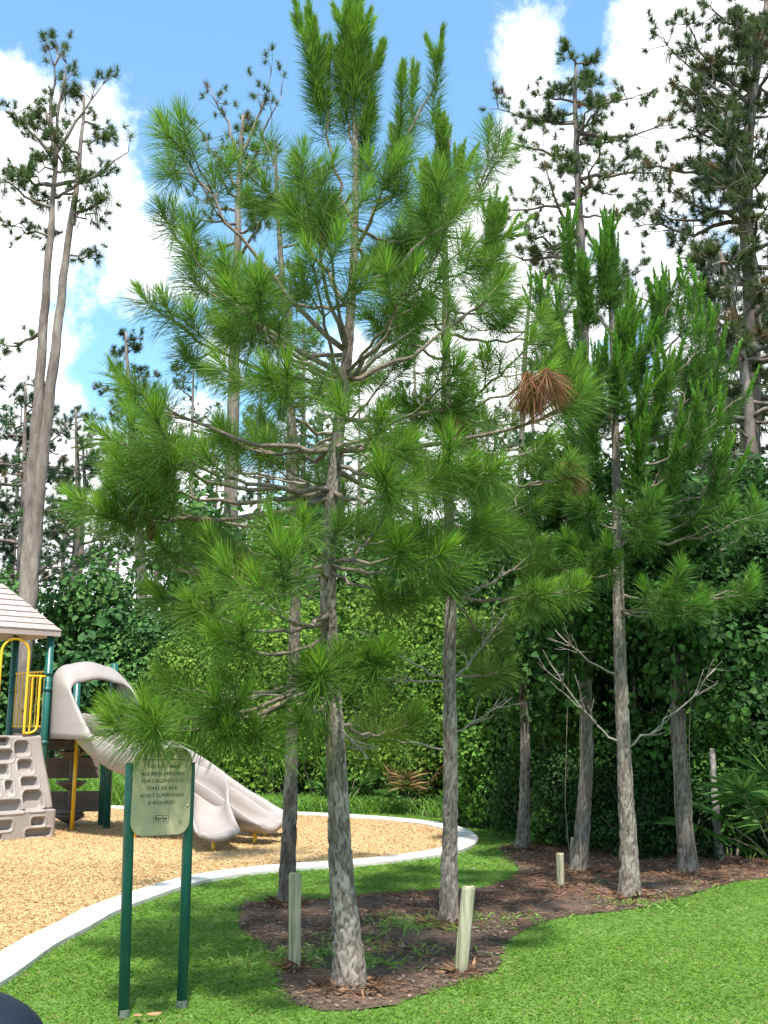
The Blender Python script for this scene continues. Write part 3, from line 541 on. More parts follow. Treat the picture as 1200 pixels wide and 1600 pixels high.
# ------------------------------------------------------------------ play structure
def play():
    u = np.array((.7071, .7071, 0)); wv = np.array((.7071, -.7071, 0)); Rp = np.array((-5.0, 15.6, 0)); S = 1.13; DZ = 1.40; zz = np.array((0, 0, 1.))
    Fp = Rp - u * S; Bp = Rp - wv * S; Lp = Fp - wv * S; ctr = (Rp + Lp) / 2; og = ctr.copy()
    root = tag(empty('play_structure', og), 'beige and green play structure with climbing wall, hooded triple slide and pitched roof', 'playground')
    def bd(mb, name, m, par=root, smooth=False): return mb.build(name, M[m], par, og, smooth)
    for p in (Rp, Fp, Bp, Lp):
        po = bd(MB().tube([p - zz * .1, p + zz * 3.0], .056, 18), 'post', 'green', smooth=True)
        for z in (1.28, 2.05, 2.28): bd(MB().tube([p + zz * z, p + zz * (z + .05)], .064, 18), 'clamp', 'green', po, True)
    D2 = [Rp + u * 1.1, Rp + u * 1.1 - wv * S]
    for p in D2: bd(MB().tube([p - zz * .1, p + zz * 2.5], .056, 18), 'post', 'green', smooth=True)
    bd(MB().tube([gnd(158, 1291) - zz * .1, gnd(158, 1291) + zz * 1.4], .056, 16), 'post', 'green', smooth=True)
    for c in (ctr, ctr + u * (S + .0)):
        d = bd(MB().box(c + zz * (DZ - .03), S - .02, S - .02, .06, R(45), .008), 'deck', 'deck')
        for k in range(-2, 3):
            for sgn in (1, -1): bd(MB().tube([c + u * k * .2 + wv * sgn * (S / 2 - .011) + zz * (DZ - .03), c + u * k * .2 + wv * sgn * (S / 2 + .002) + zz * (DZ - .03)], .009, 8), 'deck_bolt', 'steel', d)
        bd(MB().box(c + zz * (DZ - .135), S - .06, S - .06, .14, R(45), .006), 'deck_frame', 'deck')
    # roof of lapped shingles
    a = .95; ez = 2.94; ap = ctr + zz * 3.66; cs = [ctr + np.array((a, 0, ez)), ctr + np.array((0, a, ez)), ctr + np.array((-a, 0, ez)), ctr + np.array((0, -a, ez))]
    low = [c - zz * .085 for c in cs]; mb = MB(); mb.add(cs + [ap] + low + [ctr + zz * (ez + .3)], [(0, 1, 4), (1, 2, 4), (2, 3, 4), (3, 0, 4), (0, 5, 6, 1), (1, 6, 7, 2), (2, 7, 8, 3), (3, 8, 5, 0), (5, 9, 6), (6, 9, 7), (7, 9, 8), (8, 9, 5)])
    roof = bd(mb, 'roof', 'roofbeige')
    for f in range(4):
        A, Bc = cs[f], cs[(f + 1) % 4]; nn = unit(np.cross(Bc - A, ap - A)); nn = nn if nn[2] > 0 else -nn; rows = 8
        for r in range(rows):
            t0, t1 = r / rows, min(1, (r + 1) / rows) - .004; L0, R0 = A + (ap - A) * t0, Bc + (ap - Bc) * t0; L1, R1 = A + (ap - A) * t1, Bc + (ap - Bc) * t1
            m = max(1, 6 - int(r * .75)); o = .5 * (r % 2) / m; ed = [0] + [min(1, max(0, (k + .5 * (r % 2)) / m)) for k in range(1 if not r % 2 else 0, m)] + [1]; ed = sorted(set(round(e, 4) for e in ed))
            for k in range(len(ed) - 1):
                g = .006; e0 = ed[k] + (g if k else 0); e1 = ed[k + 1]; q = [L0 + (R0 - L0) * e0, L0 + (R0 - L0) * e1, L1 + (R1 - L1) * e1, L1 + (R1 - L1) * e0]
                h0, h1 = .016, .003; bt = [p + nn * .001 for p in q]; tp = [q[0] + nn * h0, q[1] + nn * h0, q[2] + nn * h1, q[3] + nn * h1]
                bd(MB().add(bt + tp, [(4, 5, 6, 7), (0, 1, 5, 4), (1, 2, 6, 5), (2, 3, 7, 6), (3, 0, 4, 7)]), 'shingle', 'roofbeige', roof)
    # climbing wall: one moulded sheet with rounded hand pockets
    nx, nz = 120, 150; Wd = 1.18; xs = np.linspace(0, Wd, nx); zs = np.linspace(0, 1.415, nz); X, Z = np.meshgrid(xs, zs, indexing='ij')
    def pxr(x0, x1, y0, y1): return ((x0 / 6 + 14) / 113 * Wd, (x1 / 6 + 14) / 113 * Wd, 1.415 * (1055 - y1) / 1000, 1.415 * (1055 - y0) / 1000)
    rects = [pxr(*q) for q in ((-90, 65, 80, 195), (90, 265, 72, 172), (305, 450, 110, 260), (-70, 115, 215, 322), (138, 290, 195, 318), (320, 465, 295, 440), (-60, 240, 338, 465), (330, 485, 468, 575), (-60, 150, 525, 642), (188, 262, 492, 640),
             (328, 508, 592, 790), (-40, 315, 672, 795), (-60, 215, 855, 960), (370, 490, 845, 935), (325, 550, 955, 1040), (55, 135, 980, 1045))]
    dep = np.zeros_like(X); rim = np.zeros_like(X)
    for (x0, x1, z0, z1) in rects:
        hx, hz = (x1 - x0) / 2, (z1 - z0) / 2; rr = min(hx, hz) * .62; qx = np.abs(X - (x0 + hx)) - (hx - rr); qz = np.abs(Z - (z0 + hz)) - (hz - rr)
        sd = np.sqrt(np.maximum(qx, 0) ** 2 + np.maximum(qz, 0) ** 2) + np.minimum(np.maximum(qx, qz), 0) - rr
        t = np.clip(-sd / .03, 0, 1); dep = np.maximum(dep, (t * t * (3 - 2 * t)) * .095); rim += np.exp(-((sd - .012) / .012) ** 2) * .010
    tz = Z / 1.415; outw = .10 + .36 * (1 - tz) ** 1.2 + .05 * np.sin(tz * 5.2); outw = np.where(Z < .385, .49, outw); gro = np.exp(-((Z - .39) / .008) ** 2) * .03
    edge = np.clip(np.minimum(X, Wd - X) / .06, 0, 1); outw = outw * 1.0 - (1 - np.sqrt(1 - (1 - edge) ** 2)) * .07 - dep + rim * edge - gro - (1 - np.sqrt(1 - (1 - np.clip((1.415 - Z) / .05, 0, 1)) ** 2)) * .06
    shr = (X / Wd - .5) * (.12 * np.clip((tz - .27) / .73, 0, 1) ** 1.3)
    c0 = Fp + wv * .0 - u * .03; pos = c0[None, None] + u * (X - shr * Wd)[..., None] + wv * outw[..., None] + zz * Z[..., None]
    idx = np.arange(nx * nz).reshape(nx, nz); q = np.stack([idx[:-1, :-1], idx[1:, :-1], idx[1:, 1:], idx[:-1, 1:]], -1).reshape(-1, 4)
    mb = MB(); mb.v = [tuple(p) for p in pos.reshape(-1, 3)]; mb.f = [tuple(r) for r in q]
    for e in (0, nx - 1):   # side walls back to the deck
        n0 = len(mb.v); bk = [c0 + u * (X[e, k] - shr[e, k] * Wd) + wv * .03 + zz * Z[e, k] for k in range(nz)]; mb.v += [tuple(p) for p in bk]
        mb.f += [(idx[e, k], idx[e, k + 1], n0 + k + 1, n0 + k) for k in range(nz - 1)]
    n0 = len(mb.v); mb.v += [tuple(c0 + u * (X[k, -1] - shr[k, -1] * Wd) + wv * .03 + zz * 1.41) for k in range(nx)]; mb.f += [(idx[k, -1], idx[k + 1, -1], n0 + k + 1, n0 + k) for k in range(nx - 1)]
    bd(mb, 'climbing_wall', 'beige', smooth=True)
    # handrails and barriers
    def rail(pts, r=.019, name='handrail', par=root): return bd(MB().tube(catmull(pts, .04), r, 10), name, 'yellow', par, True)
    def fp(t, z, o=.05): return Fp + u * t + wv * o + zz * z
    def arch(t0, t1): 
        m = (t0 + t1) / 2; h = (t1 - t0) / 2; pts = [fp(t0, 1.42), fp(t0, 1.9), fp(t0, 2.5)] + [fp(m - h * math.cos(R(k)), 2.58 + h * math.sin(R(k))) for k in range(15, 180, 15)] + [fp(t1, 2.5), fp(t1, 1.9), fp(t1, 1.42)]
        return rail(pts)
    h1 = arch(.36, .78)
    rail([fp(.78, 2.26), fp(.9, 2.26), fp(1.06, 2.26)], .017, 'rail', h1); rail([fp(.98, 2.26), fp(.98, 1.9), fp(.98, 1.56), fp(.94, 1.47), fp(.86, 1.44), fp(.78, 1.44)], .017, 'rail', h1)
    for t in (.86,): rail([fp(t, 2.26), fp(t, 1.85), fp(t, 1.44)], .012, 'bar', h1)
    rail([fp(.36, 2.30), fp(.2, 2.30), fp(.08, 2.30)], .017, 'rail', h1); rail([fp(.2, 2.30), fp(.2, 1.9), fp(.2, 1.56), fp(.25, 1.45), fp(.36, 1.44)], .017, 'rail', h1)
    def bp(t, z): return Rp - wv * (.09 + t) + zz * z
    b = rail([bp(0, 2.34), bp(.45, 2.34), bp(.95, 2.34)], .016, 'barrier'); rail([bp(0, 1.53), bp(.45, 1.53), bp(.95, 1.53)], .016, 'rail', b)
    for k in range(9): rail([bp(.02 + k * .114, 1.53), bp(.02 + k * .114, 1.95), bp(.02 + k * .114, 2.34)], .0105, 'bar', b)
    bd(MB().box(bp(.47, 1.47), .95, .03, .07, R(-45), .005), 'toe_board', 'deck')
    # hood: moulded tunnel over the slide mouth
    Wh = 1.06; prof = []; top = 2.44; rc = .26
    for k in range(10): prof.append((0, 1.36 + (top - rc - 1.36) * k / 9))
    for k in range(1, 8): aa = R(90 * k / 8); prof.append((rc - rc * math.cos(aa), top - rc + rc * math.sin(aa)))
    for k in range(8): prof.append((rc + (Wh - 2 * rc) * k / 7, top + .05 * math.sin(math.pi * k / 7)))
    for k in range(1, 8): aa = R(90 * k / 8); prof.append((Wh - rc + rc * math.sin(aa), top - rc + rc * math.cos(aa)))
    for k in range(10): prof.append((Wh, top - rc - (top - rc - 1.36) * k / 9))
    mb = MB(); vs_ = []; fs = []; nr = 9; npf = len(prof)
    for r in range(nr):
        f = r / (nr - 1)
        for (x, z) in prof:
            hz = np.clip((z - 1.36) / 1.08, 0, 1); off = .42 + .85 * (1 - hz) ** 1.1; zdrop = f * f * .26 * hz
            bul = .05 * math.sin(math.pi * f) * (1 if x > Wh * .5 else -1) * (1 - hz); vs_.append(Rp + u * (.07 + x + bul) + wv * (.02 + off * f) + zz * (z - zdrop))
    for r in range(nr - 1):
        for k in range(npf - 1): fs.append((r * npf + k, r * npf + k + 1, (r + 1) * npf + k + 1, (r + 1) * npf + k))
    hood = bd(mb.add(vs_, fs), 'slide_hood', 'beige', smooth=True); so = hood.modifiers.new('thickness', 'SOLIDIFY'); so.thickness = .035; so.offset = 0
    bd(MB().tube([Rp + u * .07 + wv * .02 + zz * 2.2, Rp + zz * 2.2], .014, 8), 'bracket', 'beige', hood)
    # slide lanes
    def lane(a, E, z_end, wave, leg=True, hand=True, ed=None):
        s0 = Rp + u * a + wv * .12; E = np.array((E[0], E[1], 0)); d = unit(E - s0); Ln = np.linalg.norm(E - s0)
        ed = None if ed is None else unit(np.array(ed, float)); ed2 = d if ed is None else ed
        P_ = catmull([s0 + zz * 1.42, s0 + d * .35 + zz * 1.40, s0 + d * (Ln * .36) + zz * 1.0, (s0 + d * (Ln * .62) if ed is None else E - ed * 1.25) + zz * (.60 + wave), E - ed2 * .62 + zz * .29, E - ed2 * .28 + zz * z_end, E + zz * z_end], .07)
        n = len(P_); hw = .225; gr = np.gradient(P_, axis=0); gr[:, 2] = 0; gr = unit(gr); SD = np.stack([gr[:, 1], -gr[:, 0], 0 * gr[:, 0]], 1); sd = np.array((d[1], -d[0], 0))
        vs_ = []; fs = []
        for i, p in enumerate(P_):
            t = i / (n - 1); wl = .29 - .03 * math.sin(t * 9) if t < .84 else .27 * (1 - .72 * ((t - .84) / .16) ** 1.3); w2 = hw * (1 + .14 * max(0, (t - .7) / .3)); wl += .035 * math.sin(max(0, t - .7) * 14)
            pr = [(-w2 - .03, wl), (-w2 - .015, wl + .016), (-w2 + .012, wl), (-w2 + .02, wl * .55), (-w2 * .72, .05), (-w2 * .4, .008), (0, 0), (w2 * .4, .008), (w2 * .72, .05), (w2 - .02, wl * .55), (w2 - .012, wl), (w2 + .015, wl + .016), (w2 + .03, wl),
                  (w2 + .022, wl * .5), (w2 * .8, -.03), (w2 * .4, -.075), (0, -.08), (-w2 * .4, -.075), (-w2 * .8, -.03), (-w2 - .022, wl * .5)]
            vs_ += [p + SD[i] * x + zz * z for x, z in pr]
        m = 20
        for i in range(n - 1):
            for k in range(m): fs.append((i * m + k, i * m + (k + 1) % m, (i + 1) * m + (k + 1) % m, (i + 1) * m + k))
        e_ = (n - 1) * m; fs += [(e_ + k, e_ + k + 1, e_ + 18 - k, e_ + (19 - k)) for k in range(0, 9) if k != 9] if False else [(e_ + p0, e_ + p1, e_ + q1, e_ + q0) for p0, p1, q1, q0 in ((0, 3, 19, 19), (3, 4, 18, 19), (4, 5, 17, 18), (5, 6, 16, 17), (6, 7, 15, 16), (7, 8, 14, 15), (8, 9, 13, 14))][1:] + [(e_, e_ + 1, e_ + 2, e_ + 3, e_ + 19), (e_ + 9, e_ + 10, e_ + 11, e_ + 12, e_ + 13)]
        ob = bd(MB().add(vs_, fs), 'slide_lane', 'beige', smooth=True)
        for k in (-1,):
            if not hand: continue
            for q in (.60, .66):
                i = int(q * n); c = P_[i] + sd * k * -1 * 0; c = P_[i] + (sd if sd.dot(np.array((0, -1, 0))) > 0 else -sd) * (hw + .026) + zz * .17; dd = unit(P_[i + 1] - P_[i - 1]); bx = MB().tube([c - dd * .035, c + dd * .035], .013, 6); bd(bx, 'hand_slot', 'black', ob)
        if leg:
            q = P_[-4] * np.array((1, 1, 0)); bd(MB().tube([q - zz * .1, q + zz * (z_end - .05)], .026, 12), 'support_leg', 'yellow', smooth=True)
        return ob
    lane(.36, (-2.06, 13.42), .22, 0.03, hand=False, ed=(.36, -.93, 0)); lane(.62, (-1.48, 14.25), .24, .0); lane(.9, (-1.42, 15.2), .24, .0)
    for (x, y, h) in ((112, 1300, 1.36), (210, 1311, .75), (238, 1309, .5)):
        g = gnd(x, y); bd(MB().tube([g - zz * .1, g + zz * h], .03, 12), 'support_leg', 'yellow', smooth=True)
    # pod climber and panels under the deck
    g = gnd(107, 1292); pc = bd(MB().tube([g - zz * .1, g + zz * 1.32], .03, 12), 'pod_climber', 'taupe', smooth=True)
    for z in (.16, .22, .66, 1.12): bd(MB().tube([g + zz * (z - .1), g + zz * (z - .05), g + zz * z, g + zz * (z + .03), g + zz * (z + .035)], [.06, .15, .23, .235, .2], 22), 'pod', 'taupe', pc, True)
    for (y0, y1) in ((1184, 1216), (1236, 1268)):
        a0 = at(80, y0, 17.0); a1 = at(150, y0, 17.0); z1 = a0[2]; z0 = at(80, y1, 17.0)[2]; pn = bd(MB().box(((a0[0] + a1[0]) / 2, 17.0, (z0 + z1) / 2), a1[0] - a0[0] + .1, .05, z1 - z0, R(6), .01), 'bench_panel', 'taupe')
        bd(MB().box(((a0[0] + a1[0]) / 2, 16.965, (z0 + z1) / 2 + .02), a1[0] - a0[0] + .06, .02, .02, R(6), .004), 'panel_rib', 'taupe', pn)
play()
# ------------------------------------------------------------------ tall pines of the wood
def tall_pine(name, label, group, stems, Y, rad, crown_from, nl, spread, seed, tuft=78, dens=9, moss=0, tl=.27, wd=.015, split=True, explicit=(), cols=((.06, .105, .03), (.10, .155, .04)), bark='bark_far', spanz=None, vine=False):
    """stems: pixel polylines at depth Y; limbs with pom-pom tufts in the upper part"""
    rg = np.random.default_rng(seed); base = None; parts = []
    for st in stems:
        P_ = [at(x, y, Y) for x, y in st]
        if base is None: base = np.array((P_[0][0] + (P_[0][0] - P_[1][0]) / max(.1, (P_[1][2] - P_[0][2])) * P_[0][2] * .6, Y, 0))
        P_ = [base - np.array((0, 0, .1)) + np.array((rg.normal(0, .02), 0, 0))] + P_; parts.append(catmull(P_, .35))
    root = tag(empty(name, base), label, 'tree', group)
    for q in parts:
        n = len(q); W = MB(); zt = q[-1][2]; rr = [max(.03, rad * (1 - .82 * (p[2] / zt) ** 1.6)) * (1 + rg.normal(0, .03)) for p in q]; W.tube(q + rg.normal(0, .01, q.shape), rr, 14); W.build('trunk', M[bark], root, base, True)
    W0 = MB(); B = Blades(); Ms = Blades()
    def limb(p0, e, r0):
        W = MB() if split else W0
        mid = (p0 + e) / 2 + rg.normal(0, .12, 3) * np.linalg.norm(e - p0) * .5 + np.array((0, 0, -.08 * np.linalg.norm(e - p0))); t = np.linspace(0, 1, 7)[:, None]
        path = (1 - t) ** 2 * p0 + 2 * t * (1 - t) * mid + t * t * e + rg.normal(0, .05, (7, 3)) * np.array([[0], [.6], [1], [1], [1], [1], [.6]]); W.tube(path, list(np.linspace(r0, .014, 7)), 5); Lb = np.linalg.norm(e - p0)
        for k in range(int(dens * (.5 + .5 * min(1.6, Lb / 1.8)))):
            i = rg.integers(2, 7); q = path[i]; ln = Lb * rg.uniform(.10, .34); dd = unit(unit(e - p0) * .5 + rg.normal(0, .55, 3) + np.array((0, 0, .35))); tp = q + dd * ln; W.tube([q, (q + tp) / 2 + rg.normal(0, .03, 3), tp], [.014, .01, .006], 4)
            k_ = rg.random(); col = np.array(cols[0]) * (1 - k_) + np.array(cols[1]) * k_
            if rg.random() < .05: col = np.array((.14, .10, .04))
            shoot(B, rg, tp, unit(dd + np.array((0, 0, .5))), .12, tuft, tl * rg.uniform(.75, 1.1), wd, 1.6, .3, .12, col, simple=True)
            if rg.random() < .55: shoot(B, rg, tp + rg.normal(0, .14, 3), unit(rg.normal(0, .5, 3) + np.array((0, 0, .8))), .10, int(tuft * .7), tl * .85, wd, 1.6, .3, .12, col, simple=True)
        if split: W.build('limb', M[bark], root, base, True)
        if moss:
            for k in range(rg.poisson(moss)):
                q = path[rg.integers(2, 7)]; n = 26; b = q + rg.normal(0, .06, (n, 3)); b[:, 2] -= rg.uniform(0, .25, n); d = unit(np.stack([rg.normal(0, .14, n), rg.normal(0, .14, n), -np.ones(n)], 1)); Ms.add(b, d, rg.uniform(.12, .5, n), .016, np.zeros((1, 3)), np.array([[.17, .175, .15]]) * rg.uniform(.7, 1.2, (n, 1)), rg)
    for q in parts:
        zt = q[-1][2]; 
        for i in range(nl):
            f = crown_from + (1 - crown_from) * ((i + rg.random()) / nl); z = zt * f; k = int(np.clip(np.searchsorted(q[:, 2], z), 0, len(q) - 1)); g = (f - crown_from) / (1 - crown_from)
            a = rg.random() * 6.283; l = spread * (1.05 - .75 * g ** 1.4) * rg.uniform(.55, 1.1) * min(1, .55 + g * 2.2); limb(q[k], q[k] + np.array((math.cos(a) * l, math.sin(a) * l, l * rg.uniform(-.12, .5))), .02 + .022 * l)
    for (sy, x, y, dY) in explicit:
        q = parts[0]; z = at(600, sy, Y)[2]; k = int(np.clip(np.searchsorted(q[:, 2], z), 0, len(q) - 1)); limb(q[k], at(x, y, Y + dY), .07)
    if not split: tag(W0.build('limbs', M[bark], root, base, True), kind='stuff')
    B.build('crown', M['needle'], root, base)
    if moss and Ms.n: tag(Ms.build('hanging_moss', M['moss'], root, base), kind='stuff')
    return root
GT = 'tall pines of the wood'
tall_pine('tall_pine', 'tall pine with two parallel bare stems rising behind the play roof', GT, [[(42, 900), (50, 750), (62, 600), (76, 400), (84, 290), (86, 240), (70, 170)], [(50, 900), (66, 720), (80, 600), (103, 400), (118, 300), (130, 190), (131, 150)]], 26, .2, .74, 9, 1.75, 101, dens=12, moss=.7,
          explicit=((270, 105, 100, 0), (250, 88, 80, .4), (520, 15, 540, .2), (300, 200, 240, .3), (250, 160, 130, -.2), (300, 10, 280, 0), (240, 25, 180, .3)))
tall_pine('tall_pine', 'tall open-crowned pine standing against the cloud above the slim bed pine', GT, [[(915, 900), (912, 600), (908, 400), (902, 250), (899, 160), (900, 100)]], 28, .25, .60, 34, 2.5, 102, dens=14,
          explicit=((215, 1045, 185, 0), (200, 780, 170, .3), (250, 775, 215, -.3), (290, 1030, 270, .4), (160, 1000, 150, -.4), (330, 790, 330, .5)))
tall_pine('tall_pine', 'huge moss-hung pine with spreading heavy crown beyond the vine thicket', GT, [[(1160, 1000), (1168, 800), (1175, 500), (1165, 300), (1180, 120), (1210, -60)]], 22, .27, .36, 56, 2.9, 103, dens=19, moss=1.3, tl=.24,
          explicit=((200, 1045, 70, 0), (160, 1075, 40, .3), (330, 1025, 330, 0), (300, 1090, 260, .4), (230, 1075, 160, -.4), (60, 1110, 10, .2), (350, 1010, 350, .5), (420, 1060, 400, -.3), (100, 1150, 20, -.4), (180, 1090, 110, .5), (250, 1085, 200, .2), (350, 1050, 300, -.5)), cols=((.05, .085, .03), (.09, .125, .038)))
tall_pine('tall_pine', 'moss-hung pine with slender paired trunk at the right of the vine thicket', GT, [[(1186, 950), (1180, 800), (1165, 600), (1140, 450), (1120, 380)]], 20, .2, .45, 30, 1.9, 104, dens=10, moss=1.3, cols=((.055, .09, .03), (.10, .13, .04)))
tall_pine('tall_pine', 'tall pine whose open top shows above the thick bed pine on its playground side', GT, [[(356, 1000), (360, 800), (368, 500), (372, 350), (375, 250), (380, 180)]], 30, .26, .68, 16, 2.1, 105, dens=8, explicit=((260, 425, 120, 0), (250, 330, 140, .2), (300, 320, 215, 0), (300, 440, 150, .5)))
tall_pine('tall_pine', 'dark narrow-crowned pine in the gap beyond the slide hood', GT, [[(222, 1000), (218, 850), (208, 700), (200, 580), (196, 520)]], 38, .25, .42, 38, 2.0, 106, dens=9, cols=((.035, .075, .035), (.06, .105, .04)))
tall_pine('tall_pine', 'forked pine with thin stems between the play roof and the slide hood', GT, [[(112, 1000), (116, 900), (122, 800), (120, 700), (118, 640)], [(114, 990), (126, 850), (132, 760), (130, 700)]], 44, .26, .52, 26, 2.4, 107, dens=9, cols=((.04, .08, .04), (.065, .11, .045)))
tall_pine('tall_pine', 'dense blue-green pine filling the gap behind the two-stemmed pine', GT, [[(30, 950), (34, 850), (38, 740), (40, 600)]], 36, .2, .30, 44, 2.9, 108, dens=11, cols=((.035, .08, .04), (.06, .11, .045)))
for i, (x, Y, top, lab) in enumerate(((178, 62, 780, None), (240, 48, 640, None), (262, 55, 660, None), (448, 34, 420, None), (470, 40, 520, None), (532, 42, 560, None), (610, 45, 620, None), (650, 38, 540, None), (745, 36, 560, None), (1075, 34, 620, None), (1120, 30, 560, None), (1200, 27, 500, None), (-60, 34, 500, None), (-30, 60, 760, None), (780, 50, 640, None), (330, 60, 700, None), (150, 52, 700, None), (90, 58, 740, None), (290, 44, 560, None), (400, 46, 600, None), (500, 52, 640, None), (560, 50, 600, None), (700, 48, 600, None), (840, 44, 560, None), (10, 50, 640, None), (1010, 44, 600, None))):
    tall_pine('tall_pine', 'distant slender pine of the wood with a crown coloured paler for haze', 'distant slender pines', [[(x, 1010), (x + (600 - x) * .02, 850), (x + (600 - x) * .04, top)]], Y, .17 + .01 * (i % 3), .42, 24, 2.3, 200 + i, dens=8, tuft=26, wd=.04, tl=.3, split=False, cols=((.06, .13, .055), (.10, .185, .07)))  # distance haze is painted into the lighter crown colours
# ------------------------------------------------------------------ shrubs, vines and palmettos
def leaves(rg, P_, Nn, size, cols, k=None, heart=False):
    n = len(P_); t = unit(np.cross(Nn, rg.normal(size=(n, 3)))); b = np.cross(Nn, t); s_ = (size * rg.uniform(.45, 1.45, n))[:, None]; k = rg.random((n, 1)) if k is None else k
    w1, w2 = (.27, .36) if not heart else (.50, .40); dr = -Nn * s_ * .12
    V = np.stack([P_, P_ + t * s_ * .22 + b * s_ * w1 + Nn * s_ * .07, P_ + t * s_ * .62 + b * s_ * w2 * .85 + Nn * s_ * .05, P_ + t * s_ + dr, P_ + t * s_ * .62 - b * s_ * w2 * .85 + Nn * s_ * .05, P_ + t * s_ * .22 - b * s_ * w1 + Nn * s_ * .07], 1).reshape(-1, 3)
    i0 = np.arange(n)[:, None] * 6; T = np.stack([i0 + np.array([q]) for q in ((0, 1, 2), (0, 2, 3), (0, 3, 4), (0, 4, 5))], 1).reshape(-1, 3)
    col = np.array(cols[0])[None] * (1 - k) + np.array(cols[1])[None] * k; col = np.clip(col * (1 + rg.normal(0, .12, (n, 1))), .004, .9); return V, T, np.repeat(col, 6, 0)
def bush_mesh(seed, r, h, nl, size, cols, lobes=16, heart=False, hang=0.0, flat=.8):
    rg = np.random.default_rng(seed); Ps = []; Ns = []; L_ = []
    for i in range(lobes):
        z = h * (.12 + .80 * (i + rg.random()) / lobes); a = rg.random() * 6.283; q = r * math.sqrt(max(.05, 1 - (z / h) ** 2.2)) * rg.uniform(.25, .8); lr = r * rg.uniform(.28, .52); L_.append((np.array((math.cos(a) * q, math.sin(a) * q * flat, z)), lr))
    per = nl // lobes
    for c, lr in L_:
        d = unit(rg.normal(size=(per, 3))); bump = 1 + .22 * np.sin(d[:, 0] * 5 + seed) * np.sin(d[:, 2] * 6 + 1) + rg.normal(0, .10, per); rad = lr * bump * rg.choice([1, .8, .55], per, p=[.6, .25, .15])
        p = c + d * rad[:, None] * np.array((1, flat, 1.05)); nn = unit(d + rg.normal(0, .55, (per, 3)) + np.array((0, 0, .35))); k_ = p[:, 2] > .02; Ps.append(p[k_]); Ns.append(nn[k_])
        if hang:
            m = int(per * hang); st = rg.integers(3, 7)
            for _ in range(st):
                q = c + unit(rg.normal(size=3)) * lr * np.array((1, 1, .5)); ln = rg.uniform(.3, .9); mm = m // st; s_ = rg.random(mm); pp = q + np.stack([rg.normal(0, .05, mm), rg.normal(0, .05, mm), -s_ * ln], 1); kk = pp[:, 2] > .03
                Ps.append(pp[kk]); Ns.append(unit(rg.normal(0, .5, (mm, 3)) + np.array((0, -.6, .4)))[kk])
    P_ = np.concatenate(Ps); kk_ = np.concatenate([np.full(len(q), rg.uniform(.0, .75)) for q in Ps]) + rg.normal(.12, .22, len(P_)); V, T, K = leaves(rg, P_, np.concatenate(Ns), size, cols, np.clip(kk_, 0, 1.2)[:, None], heart); W = MB()
    for c, lr in L_:
        b = np.array((rg.normal(0, r * .15), rg.normal(0, r * .12), -.05)); mid = (b + c) / 2 + rg.normal(0, .12, 3); W.tube(catmull([b, mid, c + np.array((0, 0, lr * .3))], .3), list(np.linspace(.03, .008, len(catmull([b, mid, c + np.array((0, 0, lr * .3))], .3)))), 5)
    st = bpy.data.meshes.new('stems'); st.from_pydata(W.v, [], W.f); st.update(); st.materials.append(M['bark_far']); lm = tri_mesh('foliage', V, T, K); lm.materials.append(M['leaf']); return st, lm
def plant(name, meshes, loc, rz, sc, label, cat, group):
    o = empty(name, loc, rz); o.scale = sc if hasattr(sc, '__len__') else (sc,) * 3; tag(o, label, cat, group); link('stems', meshes[0], None, o); link('foliage', meshes[1], None, o); return o
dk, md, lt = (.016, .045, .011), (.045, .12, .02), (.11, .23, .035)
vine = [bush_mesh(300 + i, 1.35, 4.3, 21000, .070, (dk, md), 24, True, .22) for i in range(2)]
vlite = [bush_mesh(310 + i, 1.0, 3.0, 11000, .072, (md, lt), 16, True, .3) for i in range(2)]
shrub = [bush_mesh(320 + i, 1.5, 3.4, 17000, .078, ((.04, .10, .014), (.17, .29, .036)), 20) for i in range(2)]
fine = [bush_mesh(330 + i, .8, 1.25, 6500, .05, (dk, (.035, .085, .022)), 12) for i in range(2)]
tree_ = [bush_mesh(340 + i, 2.4, 5.6, 13000, .17, ((.035, .10, .03), (.11, .22, .05)), 22) for i in range(2)]
rb = random.Random(4)
def many(name, ms, spots, label, cat, group, s0=.9, s1=1.12):
    for i, sp in enumerate(spots):
        x, y = sp[:2]; k = sp[2] if len(sp) > 2 else 1.0; plant(name, ms[i % len(ms)], (x, y, 0), rb.random() * 6.28, tuple(k * rb.uniform(s0, s1) for _ in range(3)), label, cat, group)
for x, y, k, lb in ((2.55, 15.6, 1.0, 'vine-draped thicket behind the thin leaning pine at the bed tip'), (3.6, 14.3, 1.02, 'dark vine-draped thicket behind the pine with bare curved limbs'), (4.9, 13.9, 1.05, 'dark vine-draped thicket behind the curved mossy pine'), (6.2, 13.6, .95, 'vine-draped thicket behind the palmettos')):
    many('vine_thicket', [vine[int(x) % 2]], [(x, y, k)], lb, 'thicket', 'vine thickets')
many('vine_thicket', vine, [(4.2, 15.6, 1.2), (5.6, 15.2, 1.15), (7.3, 14.6, 1.1), (3.1, 17.2, 1.2), (6.9, 16.5, 1.2), (8.6, 14.0, 1.0)], 'vine-draped thicket rising at the back of the vine wall', 'thicket', 'vine thickets')
